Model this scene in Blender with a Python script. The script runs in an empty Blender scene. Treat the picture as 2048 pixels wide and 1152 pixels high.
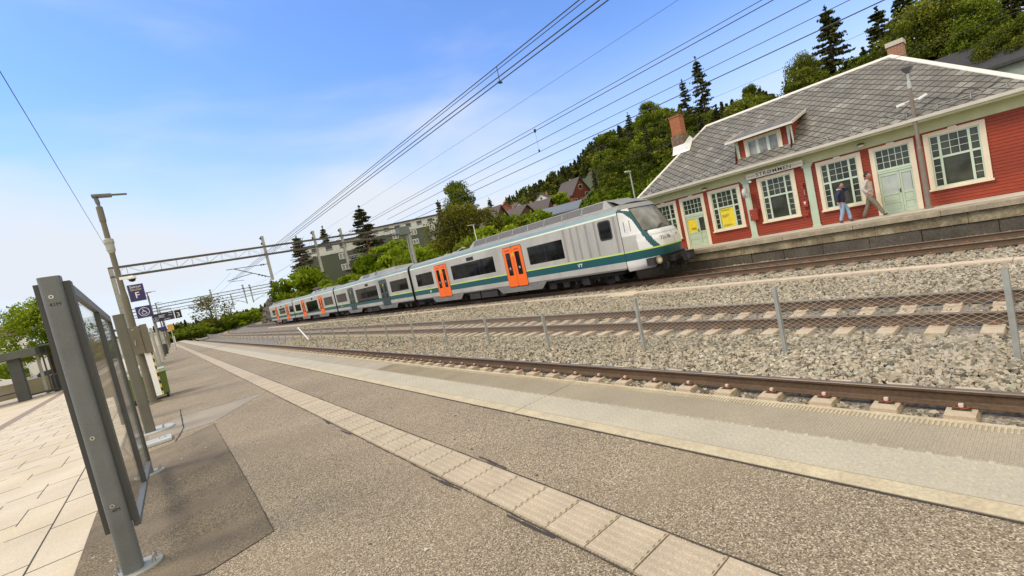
import bpy, bmesh, math, random
import numpy as np
from mathutils import Vector, Matrix
R = math.radians
random.seed(7); rng = np.random.default_rng(11)
sc = bpy.context.scene; COL = sc.collection

# ------------------------------------------------------------------ camera
F = 901.685; YAW, PIT, ROL = R(38.0976), R(-3.6547), R(-12.6471)
CAM = np.array([0, 0, 1.6])
_f = np.array([math.sin(YAW)*math.cos(PIT), math.cos(YAW)*math.cos(PIT), math.sin(PIT)])
_r = np.array([math.cos(YAW), -math.sin(YAW), 0]); _u = np.cross(_r, _f)
CR = _r*math.cos(ROL)+_u*math.sin(ROL); CU = -_r*math.sin(ROL)+_u*math.cos(ROL)
cd = bpy.data.cameras.new("camera"); cam = bpy.data.objects.new("camera", cd); COL.objects.link(cam)
cd.sensor_width = 36; cd.lens = F*36/2048; cd.clip_start = .05; cd.clip_end = 6000
M = Matrix(((CR[0], CU[0], -_f[0], 0), (CR[1], CU[1], -_f[1], 0), (CR[2], CU[2], -_f[2], 1.6), (0, 0, 0, 1)))
cam.matrix_world = M; sc.camera = cam
def at(x, y, d):                      # pixel of the 2048 wide photo -> point at horizontal distance d
    v = CR*(x-1024)/F + CU*(576-y)/F + _f
    return CAM + v*(d/math.hypot(v[0], v[1]))
# ------------------------------------------------------------------ world, sun, exposure
SUN_EL, SUN_AZ = 48, -62              # azimuth from +Y towards +X
w = bpy.data.worlds.new("World"); sc.world = w; w.use_nodes = True
nt = w.node_tree; nt.nodes.clear(); N = nt.nodes.new; L = nt.links.new
sky = N('ShaderNodeTexSky'); sky.sky_type = 'NISHITA'; sky.sun_disc = False
sky.sun_elevation = R(SUN_EL); sky.sun_rotation = R(SUN_AZ)
sky.air_density = 1.15; sky.dust_density = .6; sky.ozone_density = 1.0; sky.altitude = 150
tc = N('ShaderNodeTexCoord'); sep = N('ShaderNodeSeparateXYZ'); L(tc.outputs['Generated'], sep.inputs[0])
mp = N('ShaderNodeMapping'); mp.inputs['Scale'].default_value = (1, 1, 3.2); L(tc.outputs['Generated'], mp.inputs[0])
n1 = N('ShaderNodeTexNoise'); n1.inputs['Scale'].default_value = 1.7; n1.inputs['Detail'].default_value = 5; n1.inputs['Roughness'].default_value = .5; n1.inputs['Distortion'].default_value = .35
L(mp.outputs[0], n1.inputs['Vector'])
r1 = N('ShaderNodeMapRange'); r1.inputs[1].default_value = .44; r1.inputs[2].default_value = .8; r1.inputs[3].default_value = 0; r1.inputs[4].default_value = .62; r1.interpolation_type = 'SMOOTHSTEP'
L(n1.outputs[0], r1.inputs[0])
r2 = N('ShaderNodeMapRange'); r2.inputs[1].default_value = .42; r2.inputs[2].default_value = .06; r2.inputs[3].default_value = 0; r2.inputs[4].default_value = .8; r2.interpolation_type = 'SMOOTHSTEP'
L(sep.outputs[2], r2.inputs[0])
mx = N('ShaderNodeMath'); mx.operation = 'ADD'; mx.use_clamp = True; L(r1.outputs[0], mx.inputs[0])
m2 = N('ShaderNodeMath'); m2.operation = 'MULTIPLY'; L(r2.outputs[0], m2.inputs[0])
r3 = N('ShaderNodeMapRange'); r3.inputs[1].default_value = .3; r3.inputs[2].default_value = .55; r3.inputs[3].default_value = .62; r3.inputs[4].default_value = 1; L(n1.outputs[0], r3.inputs[0])
L(r3.outputs[0], m2.inputs[1]); L(m2.outputs[0], mx.inputs[1])
# unseen warm overcast, added over zenith and southern sky to neutralise blue ambient light
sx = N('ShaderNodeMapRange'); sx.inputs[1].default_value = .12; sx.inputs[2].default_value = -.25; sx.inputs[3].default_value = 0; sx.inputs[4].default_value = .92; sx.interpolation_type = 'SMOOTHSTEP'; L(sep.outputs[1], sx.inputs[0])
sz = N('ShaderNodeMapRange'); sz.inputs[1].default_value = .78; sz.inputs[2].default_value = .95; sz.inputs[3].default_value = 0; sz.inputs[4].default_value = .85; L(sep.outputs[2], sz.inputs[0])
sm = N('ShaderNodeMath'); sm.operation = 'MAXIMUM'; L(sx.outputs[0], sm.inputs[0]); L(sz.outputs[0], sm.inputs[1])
hs = N('ShaderNodeMix'); hs.data_type = 'RGBA'; hs.blend_type = 'MULTIPLY'; hs.inputs[0].default_value = 1; hs.inputs[7].default_value = (.78, 1.0, 1.44, 1)
L(sky.outputs[0], hs.inputs[6])
mix = N('ShaderNodeMix'); mix.data_type = 'RGBA'; L(mx.outputs[0], mix.inputs[0]); L(hs.outputs[2], mix.inputs[6]); mix.inputs[7].default_value = (4.5, 4.8, 5.25, 1)
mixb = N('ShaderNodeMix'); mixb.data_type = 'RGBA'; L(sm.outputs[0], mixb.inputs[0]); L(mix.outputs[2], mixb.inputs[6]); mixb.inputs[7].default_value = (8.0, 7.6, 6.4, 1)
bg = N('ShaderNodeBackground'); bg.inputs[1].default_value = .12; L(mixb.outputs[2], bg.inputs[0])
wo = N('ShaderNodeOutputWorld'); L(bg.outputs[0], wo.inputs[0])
ld = bpy.data.lights.new("sun", 'SUN'); ld.energy = 1.8; ld.angle = R(24); ld.color = (1, .88, .72)
sun = bpy.data.objects.new("sun", ld); COL.objects.link(sun)
sdir = Vector((math.sin(R(SUN_AZ))*math.cos(R(SUN_EL)), math.cos(R(SUN_AZ))*math.cos(R(SUN_EL)), math.sin(R(SUN_EL))))
sun.rotation_euler = sdir.to_track_quat('Z', 'Y').to_euler()
sc.view_settings.view_transform = 'Standard'; sc.view_settings.look = 'None'; sc.view_settings.gamma = 1
sc.view_settings.exposure = .58

# ------------------------------------------------------------------ helpers
def tag(o, label=None, cat=None, group=None, kind=None):
    for k, v in (('label', label), ('category', cat), ('group', group), ('kind', kind)):
        if v: o[k] = v
    return o
def thing(name, label, cat, loc=(0, 0, 0), rz=0, group=None):
    o = bpy.data.objects.new(name, None); COL.objects.link(o); o.location = loc; o.rotation_euler = (0, 0, rz)
    o.empty_display_size = .2
    return tag(o, label, cat, group)
def copy_tree(o, parent=None):
    c = o.copy(); COL.objects.link(c)
    if parent: c.parent = parent
    for ch in list(o.children): copy_tree(ch, c)
    return c
class MB:
    def __init__(s): s.v = []; s.f = []; s.m = []
    def add(s, vs, fs, m=0):
        o = len(s.v); s.v += [tuple(map(float, p)) for p in vs]; s.f += [tuple(i+o for i in f) for f in fs]; s.m += [m]*len(fs); return s
    def box(s, x0, x1, y0, y1, z0, z1, m=0, rot=None, c=None):
        vs = [(x, y, z) for z in (z0, z1) for y in (y0, y1) for x in (x0, x1)]
        if rot is not None: vs = [tuple(rot @ Vector(v) + Vector(c or (0, 0, 0))) for v in vs]
        return s.add(vs, [(0, 2, 3, 1), (4, 5, 7, 6), (0, 1, 5, 4), (2, 6, 7, 3), (0, 4, 6, 2), (1, 3, 7, 5)], m)
    def bar(s, a, b, w, h=None, m=0):
        h = h or w; a = Vector(a); b = Vector(b); d = (b-a); l = d.length
        q = d.to_track_quat('Z', 'Y').to_matrix()
        return s.box(-w/2, w/2, -h/2, h/2, 0, l, m, q, a)
    def tube(s, pts, r, n=8, m=0, cap=True):
        pts = [Vector(p) for p in pts]; rs = r if isinstance(r, (list, tuple)) else [r]*len(pts)
        up = None; rings = []; vs = []
        for i, p in enumerate(pts):
            d = (pts[min(i+1, len(pts)-1)]-pts[max(i-1, 0)]).normalized()
            if up is None: up = d.orthogonal().normalized()
            up = (up - d*up.dot(d)).normalized(); b = d.cross(up)
            for k in range(n):
                a = 2*math.pi*k/n; vs.append(tuple(p + (up*math.cos(a)+b*math.sin(a))*rs[i]))
        fs = []
        for i in range(len(pts)-1):
            for k in range(n):
                fs.append((i*n+k, i*n+(k+1) % n, (i+1)*n+(k+1) % n, (i+1)*n+k))
        if cap: fs += [tuple(reversed(range(n))), tuple(range((len(pts)-1)*n, len(pts)*n))]
        return s.add(vs, fs, m)
    def prism(s, poly, f, d0, d1, m=0):     # poly of (a,b), f(a,b,d)->xyz
        n = len(poly); vs = [f(a, b, d0) for a, b in poly]+[f(a, b, d1) for a, b in poly]
        return s.add(vs, [tuple(range(n)), tuple(reversed(range(n, 2*n)))]+[(i, n+i, n+(i+1) % n, (i+1) % n) for i in range(n)], m)
    def lathe(s, prof, c=(0, 0, 0), n=16, m=0):
        vs = [(c[0]+r*math.cos(2*math.pi*k/n), c[1]+r*math.sin(2*math.pi*k/n), c[2]+z) for r, z in prof for k in range(n)]
        fs = [(i*n+k, i*n+(k+1) % n, (i+1)*n+(k+1) % n, (i+1)*n+k) for i in range(len(prof)-1) for k in range(n)]
        fs += [tuple(reversed(range(n))), tuple(range((len(prof)-1)*n, len(prof)*n))]
        return s.add(vs, fs, m)
    def build(s, name, mats, parent=None, off=None, smooth=False, bevel=0, fix=True):
        me = bpy.data.meshes.new(name)
        vs = s.v if off is None else [(a-off[0], b-off[1], c-off[2]) for a, b, c in s.v]
        me.from_pydata(vs, [], s.f)
        for mt in (mats if isinstance(mats, (list, tuple)) else [mats]): me.materials.append(mt)
        me.polygons.foreach_set('material_index', s.m)
        if fix:
            b = bmesh.new(); b.from_mesh(me); bmesh.ops.recalc_face_normals(b, faces=b.faces); b.to_mesh(me); b.free()
        if smooth:
            me.polygons.foreach_set('use_smooth', [True]*len(me.polygons))
        me.update()
        o = bpy.data.objects.new(name, me); COL.objects.link(o)
        if parent: o.parent = parent
        if bevel:
            bv = o.modifiers.new('bevel', 'BEVEL'); bv.width = bevel; bv.segments = 2; bv.limit_method = 'ANGLE'; bv.angle_limit = R(40)
        if smooth == 'auto' or bevel:
            pass
        return o
def np_mesh(name, verts, nper, mats, tint=None, mi=None, parent=None):
    me = bpy.data.meshes.new(name); nf = len(verts)//nper
    me.vertices.add(len(verts)); me.vertices.foreach_set('co', np.ascontiguousarray(verts, dtype=np.float32).ravel())
    me.loops.add(len(verts)); me.loops.foreach_set('vertex_index', np.arange(len(verts), dtype=np.int32))
    me.polygons.add(nf); me.polygons.foreach_set('loop_start', np.arange(nf, dtype=np.int32)*nper)
    me.polygons.foreach_set('loop_total', np.full(nf, nper, dtype=np.int32))
    for m in mats: me.materials.append(m)
    if mi is not None: me.polygons.foreach_set('material_index', mi.astype(np.int32))
    if tint is not None:
        a = me.attributes.new('tint', 'FLOAT', 'FACE'); a.data.foreach_set('value', tint.astype(np.float32))
    me.update(calc_edges=True)
    o = bpy.data.objects.new(name, me); COL.objects.link(o)
    if parent: o.parent = parent
    return o
def text(name, s, size, mat, loc, rot, parent=None, ext=.002, align='CENTER', sx=1, spacing=1, bold=0):
    cu = bpy.data.curves.new(name, 'FONT'); cu.body = s; cu.size = size; cu.extrude = ext; cu.align_x = align; cu.align_y = 'CENTER'; cu.space_character = spacing; cu.resolution_u = 3; cu.offset = bold
    o = bpy.data.objects.new(name+'_tmp', cu); me = bpy.data.meshes.new_from_object(o); bpy.data.objects.remove(o)
    me.materials.clear(); me.materials.append(mat)
    o = bpy.data.objects.new(name, me); COL.objects.link(o); o.location = loc; o.rotation_euler = rot; o.scale = (sx, 1, 1)
    if parent: o.parent = parent
    return o
# ------------------------------------------------------------------ materials
def mat(name, col, rough=.6, metal=0, var=.12, vs=3., var2=0, vs2=40., bump=0, bs=60., spec=.5, stretch=(1, 1, 1), stain=None, stain_s=1.2, stain_t=(.55, .75)):
    m = bpy.data.materials.new(name); m.use_nodes = True; t = m.node_tree; n = t.nodes; b = n['Principled BSDF']
    b.inputs['Roughness'].default_value = rough; b.inputs['Metallic'].default_value = metal; b.inputs['Specular IOR Level'].default_value = spec
    tc = n.new('ShaderNodeTexCoord'); mp = n.new('ShaderNodeMapping'); mp.inputs['Scale'].default_value = stretch; t.links.new(tc.outputs['Object'], mp.inputs[0])
    def noise(s, d=4):
        x = n.new('ShaderNodeTexNoise'); x.inputs['Scale'].default_value = s; x.inputs['Detail'].default_value = d; t.links.new(mp.outputs[0], x.inputs['Vector']); return x
    def mul(inp, val, amt):
        r = n.new('ShaderNodeMapRange'); r.inputs[1].default_value = .3; r.inputs[2].default_value = .7; r.inputs[3].default_value = 1-amt; r.inputs[4].default_value = 1+amt; t.links.new(val, r.inputs[0])
        x = n.new('ShaderNodeVectorMath'); x.operation = 'SCALE'; t.links.new(inp, x.inputs[0]); t.links.new(r.outputs[0], x.inputs['Scale']); return x.outputs[0]
    rgb = n.new('ShaderNodeRGB'); rgb.outputs[0].default_value = (*col, 1); out = rgb.outputs[0]
    if stain:
        x = noise(stain_s, 6); r = n.new('ShaderNodeMapRange'); r.inputs[1].default_value = stain_t[0]; r.inputs[2].default_value = stain_t[1]; t.links.new(x.outputs[0], r.inputs[0])
        mxx = n.new('ShaderNodeMix'); mxx.data_type = 'RGBA'; t.links.new(r.outputs[0], mxx.inputs[0]); t.links.new(out, mxx.inputs[6]); mxx.inputs[7].default_value = (*stain, 1); out = mxx.outputs[2]
    if var: out = mul(out, noise(vs).outputs[0], var)
    if var2: out = mul(out, noise(vs2, 2).outputs[0], var2)
    t.links.new(out, b.inputs['Base Color'])
    if bump:
        x = noise(bs, 3); bp = n.new('ShaderNodeBump'); bp.inputs['Strength'].default_value = bump; bp.inputs['Distance'].default_value = .01; t.links.new(x.outputs[0], bp.inputs['Height']); t.links.new(bp.outputs[0], b.inputs['Normal'])
    return m
def speckle(name, base, hi, lo, scale, rough=.85, bump=.6, frac=.5, big=.12, stain=None, st=(.55, .7)):
    m = bpy.data.materials.new(name); m.use_nodes = True; t = m.node_tree; n = t.nodes; lk = t.links.new; b = n['Principled BSDF']; b.inputs['Roughness'].default_value = rough
    b.inputs['Specular IOR Level'].default_value = .3
    tc = n.new('ShaderNodeTexCoord'); v = n.new('ShaderNodeTexVoronoi'); v.inputs['Scale'].default_value = scale; lk(tc.outputs['Object'], v.inputs['Vector'])
    sp = n.new('ShaderNodeSeparateColor'); lk(v.outputs['Color'], sp.inputs[0])
    cr = n.new('ShaderNodeValToRGB'); e = cr.color_ramp.elements; e[0].position = 0; e[0].color = (*lo, 1); e[1].position = 1; e[1].color = (*hi, 1)
    x = e.new(.28); x.color = (*[a*.8+b_*.2 for a, b_ in zip(base, lo)], 1); x = e.new(frac); x.color = (*base, 1); x = e.new(.85); x.color = (*[a*.6+b_*.4 for a, b_ in zip(base, hi)], 1)
    lk(sp.outputs[0], cr.inputs[0]); out = cr.outputs[0]
    if stain:
        q = n.new('ShaderNodeTexNoise'); q.inputs['Scale'].default_value = .9; q.inputs['Detail'].default_value = 6; lk(tc.outputs['Object'], q.inputs['Vector'])
        r = n.new('ShaderNodeMapRange'); r.inputs[1].default_value = st[0]; r.inputs[2].default_value = st[1]; r.inputs[4].default_value = .8; lk(q.outputs[0], r.inputs[0])
        mm = n.new('ShaderNodeMix'); mm.data_type = 'RGBA'; lk(r.outputs[0], mm.inputs[0]); lk(out, mm.inputs[6]); mm.inputs[7].default_value = (*stain, 1); out = mm.outputs[2]
    q = n.new('ShaderNodeTexNoise'); q.inputs['Scale'].default_value = .8; q.inputs['Detail'].default_value = 7; lk(tc.outputs['Object'], q.inputs['Vector'])
    r = n.new('ShaderNodeMapRange'); r.inputs[1].default_value = .3; r.inputs[2].default_value = .7; r.inputs[3].default_value = 1-big; r.inputs[4].default_value = 1+big; lk(q.outputs[0], r.inputs[0])
    s = n.new('ShaderNodeVectorMath'); s.operation = 'SCALE'; lk(out, s.inputs[0]); lk(r.outputs[0], s.inputs['Scale']); lk(s.outputs[0], b.inputs['Base Color'])
    bp = n.new('ShaderNodeBump'); bp.inputs['Strength'].default_value = bump; bp.inputs['Distance'].default_value = .006; lk(v.outputs['Distance'], bp.inputs['Height']); bp.invert = True; lk(bp.outputs[0], b.inputs['Normal'])
    return m
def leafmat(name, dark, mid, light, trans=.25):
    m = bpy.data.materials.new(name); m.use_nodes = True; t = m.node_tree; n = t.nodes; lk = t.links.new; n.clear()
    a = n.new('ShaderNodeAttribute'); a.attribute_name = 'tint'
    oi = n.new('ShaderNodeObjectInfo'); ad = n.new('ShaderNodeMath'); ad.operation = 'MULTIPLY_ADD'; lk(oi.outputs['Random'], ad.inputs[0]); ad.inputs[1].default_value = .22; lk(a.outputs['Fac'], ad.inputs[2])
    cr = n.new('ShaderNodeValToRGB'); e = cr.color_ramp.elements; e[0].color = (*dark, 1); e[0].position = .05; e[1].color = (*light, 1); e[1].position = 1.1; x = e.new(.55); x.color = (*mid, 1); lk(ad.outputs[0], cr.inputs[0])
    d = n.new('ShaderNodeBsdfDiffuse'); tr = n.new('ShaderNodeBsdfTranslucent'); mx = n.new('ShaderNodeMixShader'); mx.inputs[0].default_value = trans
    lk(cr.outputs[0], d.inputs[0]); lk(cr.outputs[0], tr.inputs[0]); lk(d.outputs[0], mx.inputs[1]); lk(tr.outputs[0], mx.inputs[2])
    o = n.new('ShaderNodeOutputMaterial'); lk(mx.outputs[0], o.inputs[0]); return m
ASPH = speckle('asphalt', (.245, .189, .118), (.61, .51, .36), (.092, .068, .041), 150, frac=.5, stain=(.27, .205, .13), st=(.5, .8))
ASPHD = speckle('asphalt_patch', (.145, .112, .066), (.30, .24, .15), (.065, .05, .03), 110, frac=.5, big=.4, stain=(.22, .17, .11), st=(.46, .6))
CONC = mat('concrete_edge', (.34, .285, .195), .8, var=.1, vs=1.5, var2=.14, vs2=90, bump=.35, bs=140, stain=(.31, .25, .16))
CONCL = mat('concrete_light', (.42, .37, .265), .8, var=.08, vs=2, var2=.12, vs2=80, bump=.3, bs=120)
YEL = mat('worn_yellow', (.49, .415, .26), .8, var=.1, vs=6, var2=.15, vs2=60, stain=(.46, .37, .23), stain_s=4, stain_t=(.42, .6))
TILE = mat('guide_tile', (.43, .35, .238), .8, var=.1, vs=4, var2=.18, vs2=110, bump=.4, bs=150)
JOINT = mat('joint_dark', (.05, .042, .034), .95)
PAVE = mat('granite_paving', (.57, .48, .34), .8, var=.1, vs=1.1, var2=.1, vs2=50, bump=.15, bs=90, stain=(.54, .44, .28), stain_s=.8, stain_t=(.45, .7))
BROWN = mat('brown_strip', (.27, .2, .15), .85)
DRAIN = mat('ballast_ground', (.2, .17, .135), .95, var=.2, vs=2, var2=.5, vs2=22, bump=.8, bs=26)
RAILS = mat('rail_side', (.115, .07, .036), .7, .15, var=.15, vs=3, var2=.2, vs2=30)
RAILT = mat('rail_top', (.24, .19, .14), .42, .6, var=.08, vs=4)
SLEEP = mat('sleeper_concrete', (.50, .40, .27), .85, var=.12, vs=5, var2=.15, vs2=60, stain=(.3, .21, .14), stain_s=5, stain_t=(.55, .8))
SLEEPR = mat('sleeper_rusty', (.27, .2, .14), .85, var=.12, vs=5, var2=.15, vs2=60)
CLIPO = mat('clip_red', (.24, .06, .03), .6); CLIPB = mat('clip_rust', (.22, .12, .06), .8); CLIPW = mat('clip_white', (.62, .5, .4), .6); PADG = mat('clip_pad', (.05, .07, .03), .7)
GALV = mat('galvanised', (.36, .36, .31), .55, .3, var=.12, vs=6)
GALVD = mat('galvanised_dark', (.10, .088, .068), .6, .3, var=.12, vs=6)
GREYP = mat('grey_painted_steel', (.135, .142, .142), .45, .1, var=.12, vs=4, var2=.06, vs2=60)
GREYD = mat('dark_grey_steel', (.055, .057, .055), .5, .1)
GREYL = mat('light_grey', (.45, .45, .42), .5)
WHITE = mat('white_paint', (.76, .74, .68), .5, var=.05)
BLACK = mat('black', (.012, .012, .012), .6, var=0)
NAVY = mat('sign_navy', (.028, .02, .12), .4, var=0); NAVYD = mat('display_navy', (.01, .013, .05), .35, var=0)
SIGNW = mat('sign_white', (.85, .85, .85), .5, var=0); SIGNY = mat('sign_yellow_text', (.7, .6, .25), .5, var=0)
STEELB = mat('bolt_steel', (.5, .47, .42), .35, .8)
BALL_STONE = None
# ================================================================== GROUND
def st(o): o['kind'] = 'structure'; return o
ZR = -.71; ZS = -.885; ZB = -.935
C1, C2, C3 = 5.36, 10.17, 18.03
ARC = {1: 118, 2: 88, 3: 101}
def tx(k, y):
    y0 = ARC[k]; c = (C1, C2, C3)[k-1]
    return c + (max(0, y-y0)**2)/(900 if k < 3 else 880)
# terrain ------------------------------------------------------------
TAB = [(-180, 200, 0), (0, 260, 1), (6, 300, 2), (10, 160, 2), (13, 130, 4), (15, 150, 5), (22, 160, 6), (30, 180, 8), (36, 320, 23), (42.6, 320, 38), (47.8, 320, 46), (52.7, 300, 54), (58.7, 260, 46), (65, 230, 30), (70, 220, 29), (76, 200, 24), (82, 160, 19), (90, 130, 14), (110, 130, 12), (130, 200, 0), (180, 200, 0)]
def interp(az, k):
    for a, b in zip(TAB, TAB[1:]):
        if a[0] <= az <= b[0]:
            t = (az-a[0])/(b[0]-a[0]); t = t*t*(3-2*t); return a[k]*(1-t)+b[k]*t
    return 0
def hgt(x, y):
    az = math.degrees(math.atan2(x, y)); d = math.hypot(x, y); D = interp(az, 1); H = interp(az, 2)
    clear = 33 if y < 40 else 33-(min(y, 60)-40)*.43
    clear = max(clear, tx(3, y)+5.5) if y > 50 else clear
    if x < clear: return -.95 if x > 3 else -.5
    d0 = d*clear/max(x, 1e-3)
    if d <= d0 or D <= d0: base = 0
    else:
        t = min(1, (d-d0)/(D-d0)); base = H*(t**(.8+.9*max(0, 1-abs(az-38)/24)))
        if d > D: base = H - (d-D)*.02
    n = math.sin(x*.07+1.3)*math.cos(y*.06)*.8 + math.sin(x*.21)*math.sin(y*.17+.5)*.35
    e = min(1, (x-clear)/8)
    return -.9 + base + .9*e + n*e*(.3+min(1, base/6))
mb = MB(); xs = [-900, -500, -300, -200, -140, -100]+list(range(-80, 0, 8))+[2]+list(range(6, 120, 3))+list(range(120, 420, 10))+[450, 500, 600, 800, 1200]
ys = [-300, -200, -120, -80, -50]+list(range(-30, 160, 4))+list(range(160, 460, 10))+[500, 600, 800, 1200, 2000]
vs = [(x, y, hgt(x, y)-.06) for y in ys for x in xs]; nx = len(xs)
mb.add(vs, [(j*nx+i, j*nx+i+1, (j+1)*nx+i+1, (j+1)*nx+i) for j in range(len(ys)-1) for i in range(nx-1)])
GRASS = mat('grass_ground', (.045, .06, .014), .95, var=.3, vs=.15, var2=.3, vs2=3, stain=(.065, .055, .028), stain_s=.09, stain_t=(.5, .62))
st(mb.build('terrain', GRASS, smooth=True, fix=False))
# ballast bed
mb = MB(); yy = list(range(-8, 100, 6))+list(range(100, 330, 6))
lay = [3.4, 7.4, 8, 12.6, 14.6, 20.44]
vs = []
for y in yy:
    o1 = tx(1, y)-C1; o2 = tx(2, y)-C2; o3 = tx(3, y)-C3
    for x, z, o in ((3.3, ZB, o1), (7.2, ZB-.02, o1), (8.4, ZB, o2), (12.4, ZB, o2), (13.8, ZB-.05, o3), (16.2, ZB-.02, o3), (22.6 if y > 44 else 20.9, ZB, o3)): vs.append((x+o, y, z))
mb.add(vs, [(j*7+i, j*7+i+1, (j+1)*7+i+1, (j+1)*7+i) for j in range(len(yy)-1) for i in range(6)])
st(mb.build('ballast_bed', DRAIN, smooth=True, fix=False))
# loose ballast stones, one countless mass
BAL = bpy.data.materials.new('crushed_stone'); BAL.use_nodes = True; t = BAL.node_tree; b = t.nodes['Principled BSDF']; b.inputs['Roughness'].default_value = .85; b.inputs['Specular IOR Level'].default_value = .25
a = t.nodes.new('ShaderNodeAttribute'); a.attribute_name = 'tint'; cr = t.nodes.new('ShaderNodeValToRGB'); e = cr.color_ramp.elements
e[0].color = (.10, .085, .06, 1); e[1].color = (.70, .61, .46, 1); q = e.new(.25); q.color = (.27, .235, .165, 1); q = e.new(.5); q.color = (.40, .335, .235, 1); q = e.new(.75); q.color = (.46, .385, .275, 1); q = e.new(.86); q.color = (.36, .35, .27, 1)
t.links.new(a.outputs['Fac'], cr.inputs[0]); t.links.new(cr.outputs[0], b.inputs['Base Color'])
def stones(P, s, seed):
    g = np.random.default_rng(seed); n = len(P)
    cube = np.array([[x, y, z] for z in (-1, 1) for y in (-1, 1) for x in (-1, 1)], float)
    V = cube[None]*(1+g.uniform(-.45, .25, (n, 8, 3))); V[:, 4:, :2] *= g.uniform(.45, .95, (n, 1, 1))
    V *= (s*g.uniform(.55, 1.25, (n, 1)))[:, None, :]*np.array([1, .8, .62])*.5
    q = g.normal(size=(n, 4)); q[:, 1:3] *= .45; q /= np.linalg.norm(q, axis=1)[:, None]; w_, x, y, z = q.T
    w_, z = np.abs(w_)+.0, z
    M3 = np.stack([1-2*(y*y+z*z), 2*(x*y-z*w_), 2*(x*z+y*w_), 2*(x*y+z*w_), 1-2*(x*x+z*z), 2*(y*z-x*w_), 2*(x*z-y*w_), 2*(y*z+x*w_), 1-2*(x*x+y*y)], -1).reshape(n, 3, 3)
    V = np.einsum('nij,nkj->nki', M3, V)+P[:, None]
    f = np.array([(0, 2, 3, 1), (4, 5, 7, 6), (0, 1, 5, 4), (2, 6, 7, 3), (0, 4, 6, 2), (1, 3, 7, 5)])
    return V[:, f].reshape(-1, 3), np.repeat(g.uniform(0, 1, n), 6)
def scatter(x0, x1, y0, y1, dens, s, seed, zoff=0):
    g = np.random.default_rng(seed); n = int((x1-x0)*(y1-y0)*dens)
    P = np.column_stack([g.uniform(x0, x1, n), g.uniform(y0, y1, n), np.zeros(n)])
    keep = np.ones(n, bool); z = np.full(n, ZB)
    for c in (C1, C2, C3):
        ins = np.abs(P[:, 0]-c) < 1.32; on = (np.abs(((P[:, 1]+30.0) % .6)-.3) < .165)   # sleeper footprint
        keep &= ~(ins & on); keep &= ~((np.abs(np.abs(P[:, 0]-c)-.7525) < .085))
        z += np.where(ins, -.035, 0)
    bed = .02*np.sin(P[:, 0]*1.9+.5)*np.sin(P[:, 1]*.9)+.015*np.sin(P[:, 0]*.8+P[:, 1]*.35)
    z += np.where((P[:, 0] > 6.7) & (P[:, 0] < 8.8), .03*np.sin((P[:, 0]-6.7)/2.1*np.pi), 0)+np.maximum(0, bed)*np.where((np.abs(P[:, 0]-C2) > 1.4), 1, .2)
    keep &= ~((P[:, 0] > 14.78) & (P[:, 0] < 15.42)) | (P[:, 1] > 11.5)
    P[:, 2] = z+g.uniform(0, .022, n)+zoff
    P = P[keep]; V, T = stones(P, np.full((len(P), 1), s), seed+1)
    dirt = np.ones(len(P))                       # rust and oil staining between and beside the rails
    for c, a in ((C1, .75), (C2, .62), (C3, .5)): dirt = np.minimum(dirt, np.where(np.abs(P[:, 0]-c) < 1.15, a, 1))
    patch = .5+.5*np.sin(P[:, 0]*.9+1.1*np.sin(P[:, 1]*.5))*np.sin(P[:, 1]*.7+P[:, 0]*.3); dirt *= 1-.18*patch
    return V, np.clip(T*np.repeat(dirt, 6), 0, 1)
A = [scatter(5.3, 9, -1.2, 7, 1000, .056, 1), scatter(5.3, 9, 7, 18, 480, .064, 2), scatter(9, 13.5, -1.5, 12, 600, .058, 3), scatter(13.5, 20.3, -2, 12, 380, .068, 5), scatter(9, 17, 12, 30, 170, .095, 7), scatter(5.3, 9, 18, 40, 120, .1, 9), scatter(9, 17, 30, 60, 45, .14, 13), scatter(5.3, 9, -1.2, 7, 70, .085, 15, .01), scatter(9, 16.5, -1.5, 14, 40, .09, 17, .01)]
o = np_mesh('ballast_stones', np.concatenate([a[0] for a in A]), 4, [BAL], np.concatenate([a[1] for a in A])); o['kind'] = 'stuff'
tag(o, 'loose grey and beige crushed stone ballast between the tracks', 'gravel')
# platform slab -------------------------------------------------------
st(MB().box(-.87, 2.66, -6, 135, -.9, 0).build('platform_asphalt', ASPH))
st(MB().box(-4.05, -.872, -6, 135, -.5, -.004).box(-40, -4.4, -6, 60, -.5, -.006).build('plaza_paving', PAVE))
st(MB().box(-4.4, -4.05, -6, 135, -.5, -.002).build('plaza_drain_strip', BROWN))
st(MB().box(-300, -40.0, -80, 400, -.5, -.03).box(-40, -4.4, 60, 400, -.5, -.03).build('street', mat('street_asphalt', (.2, .18, .16), .9)))
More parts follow.
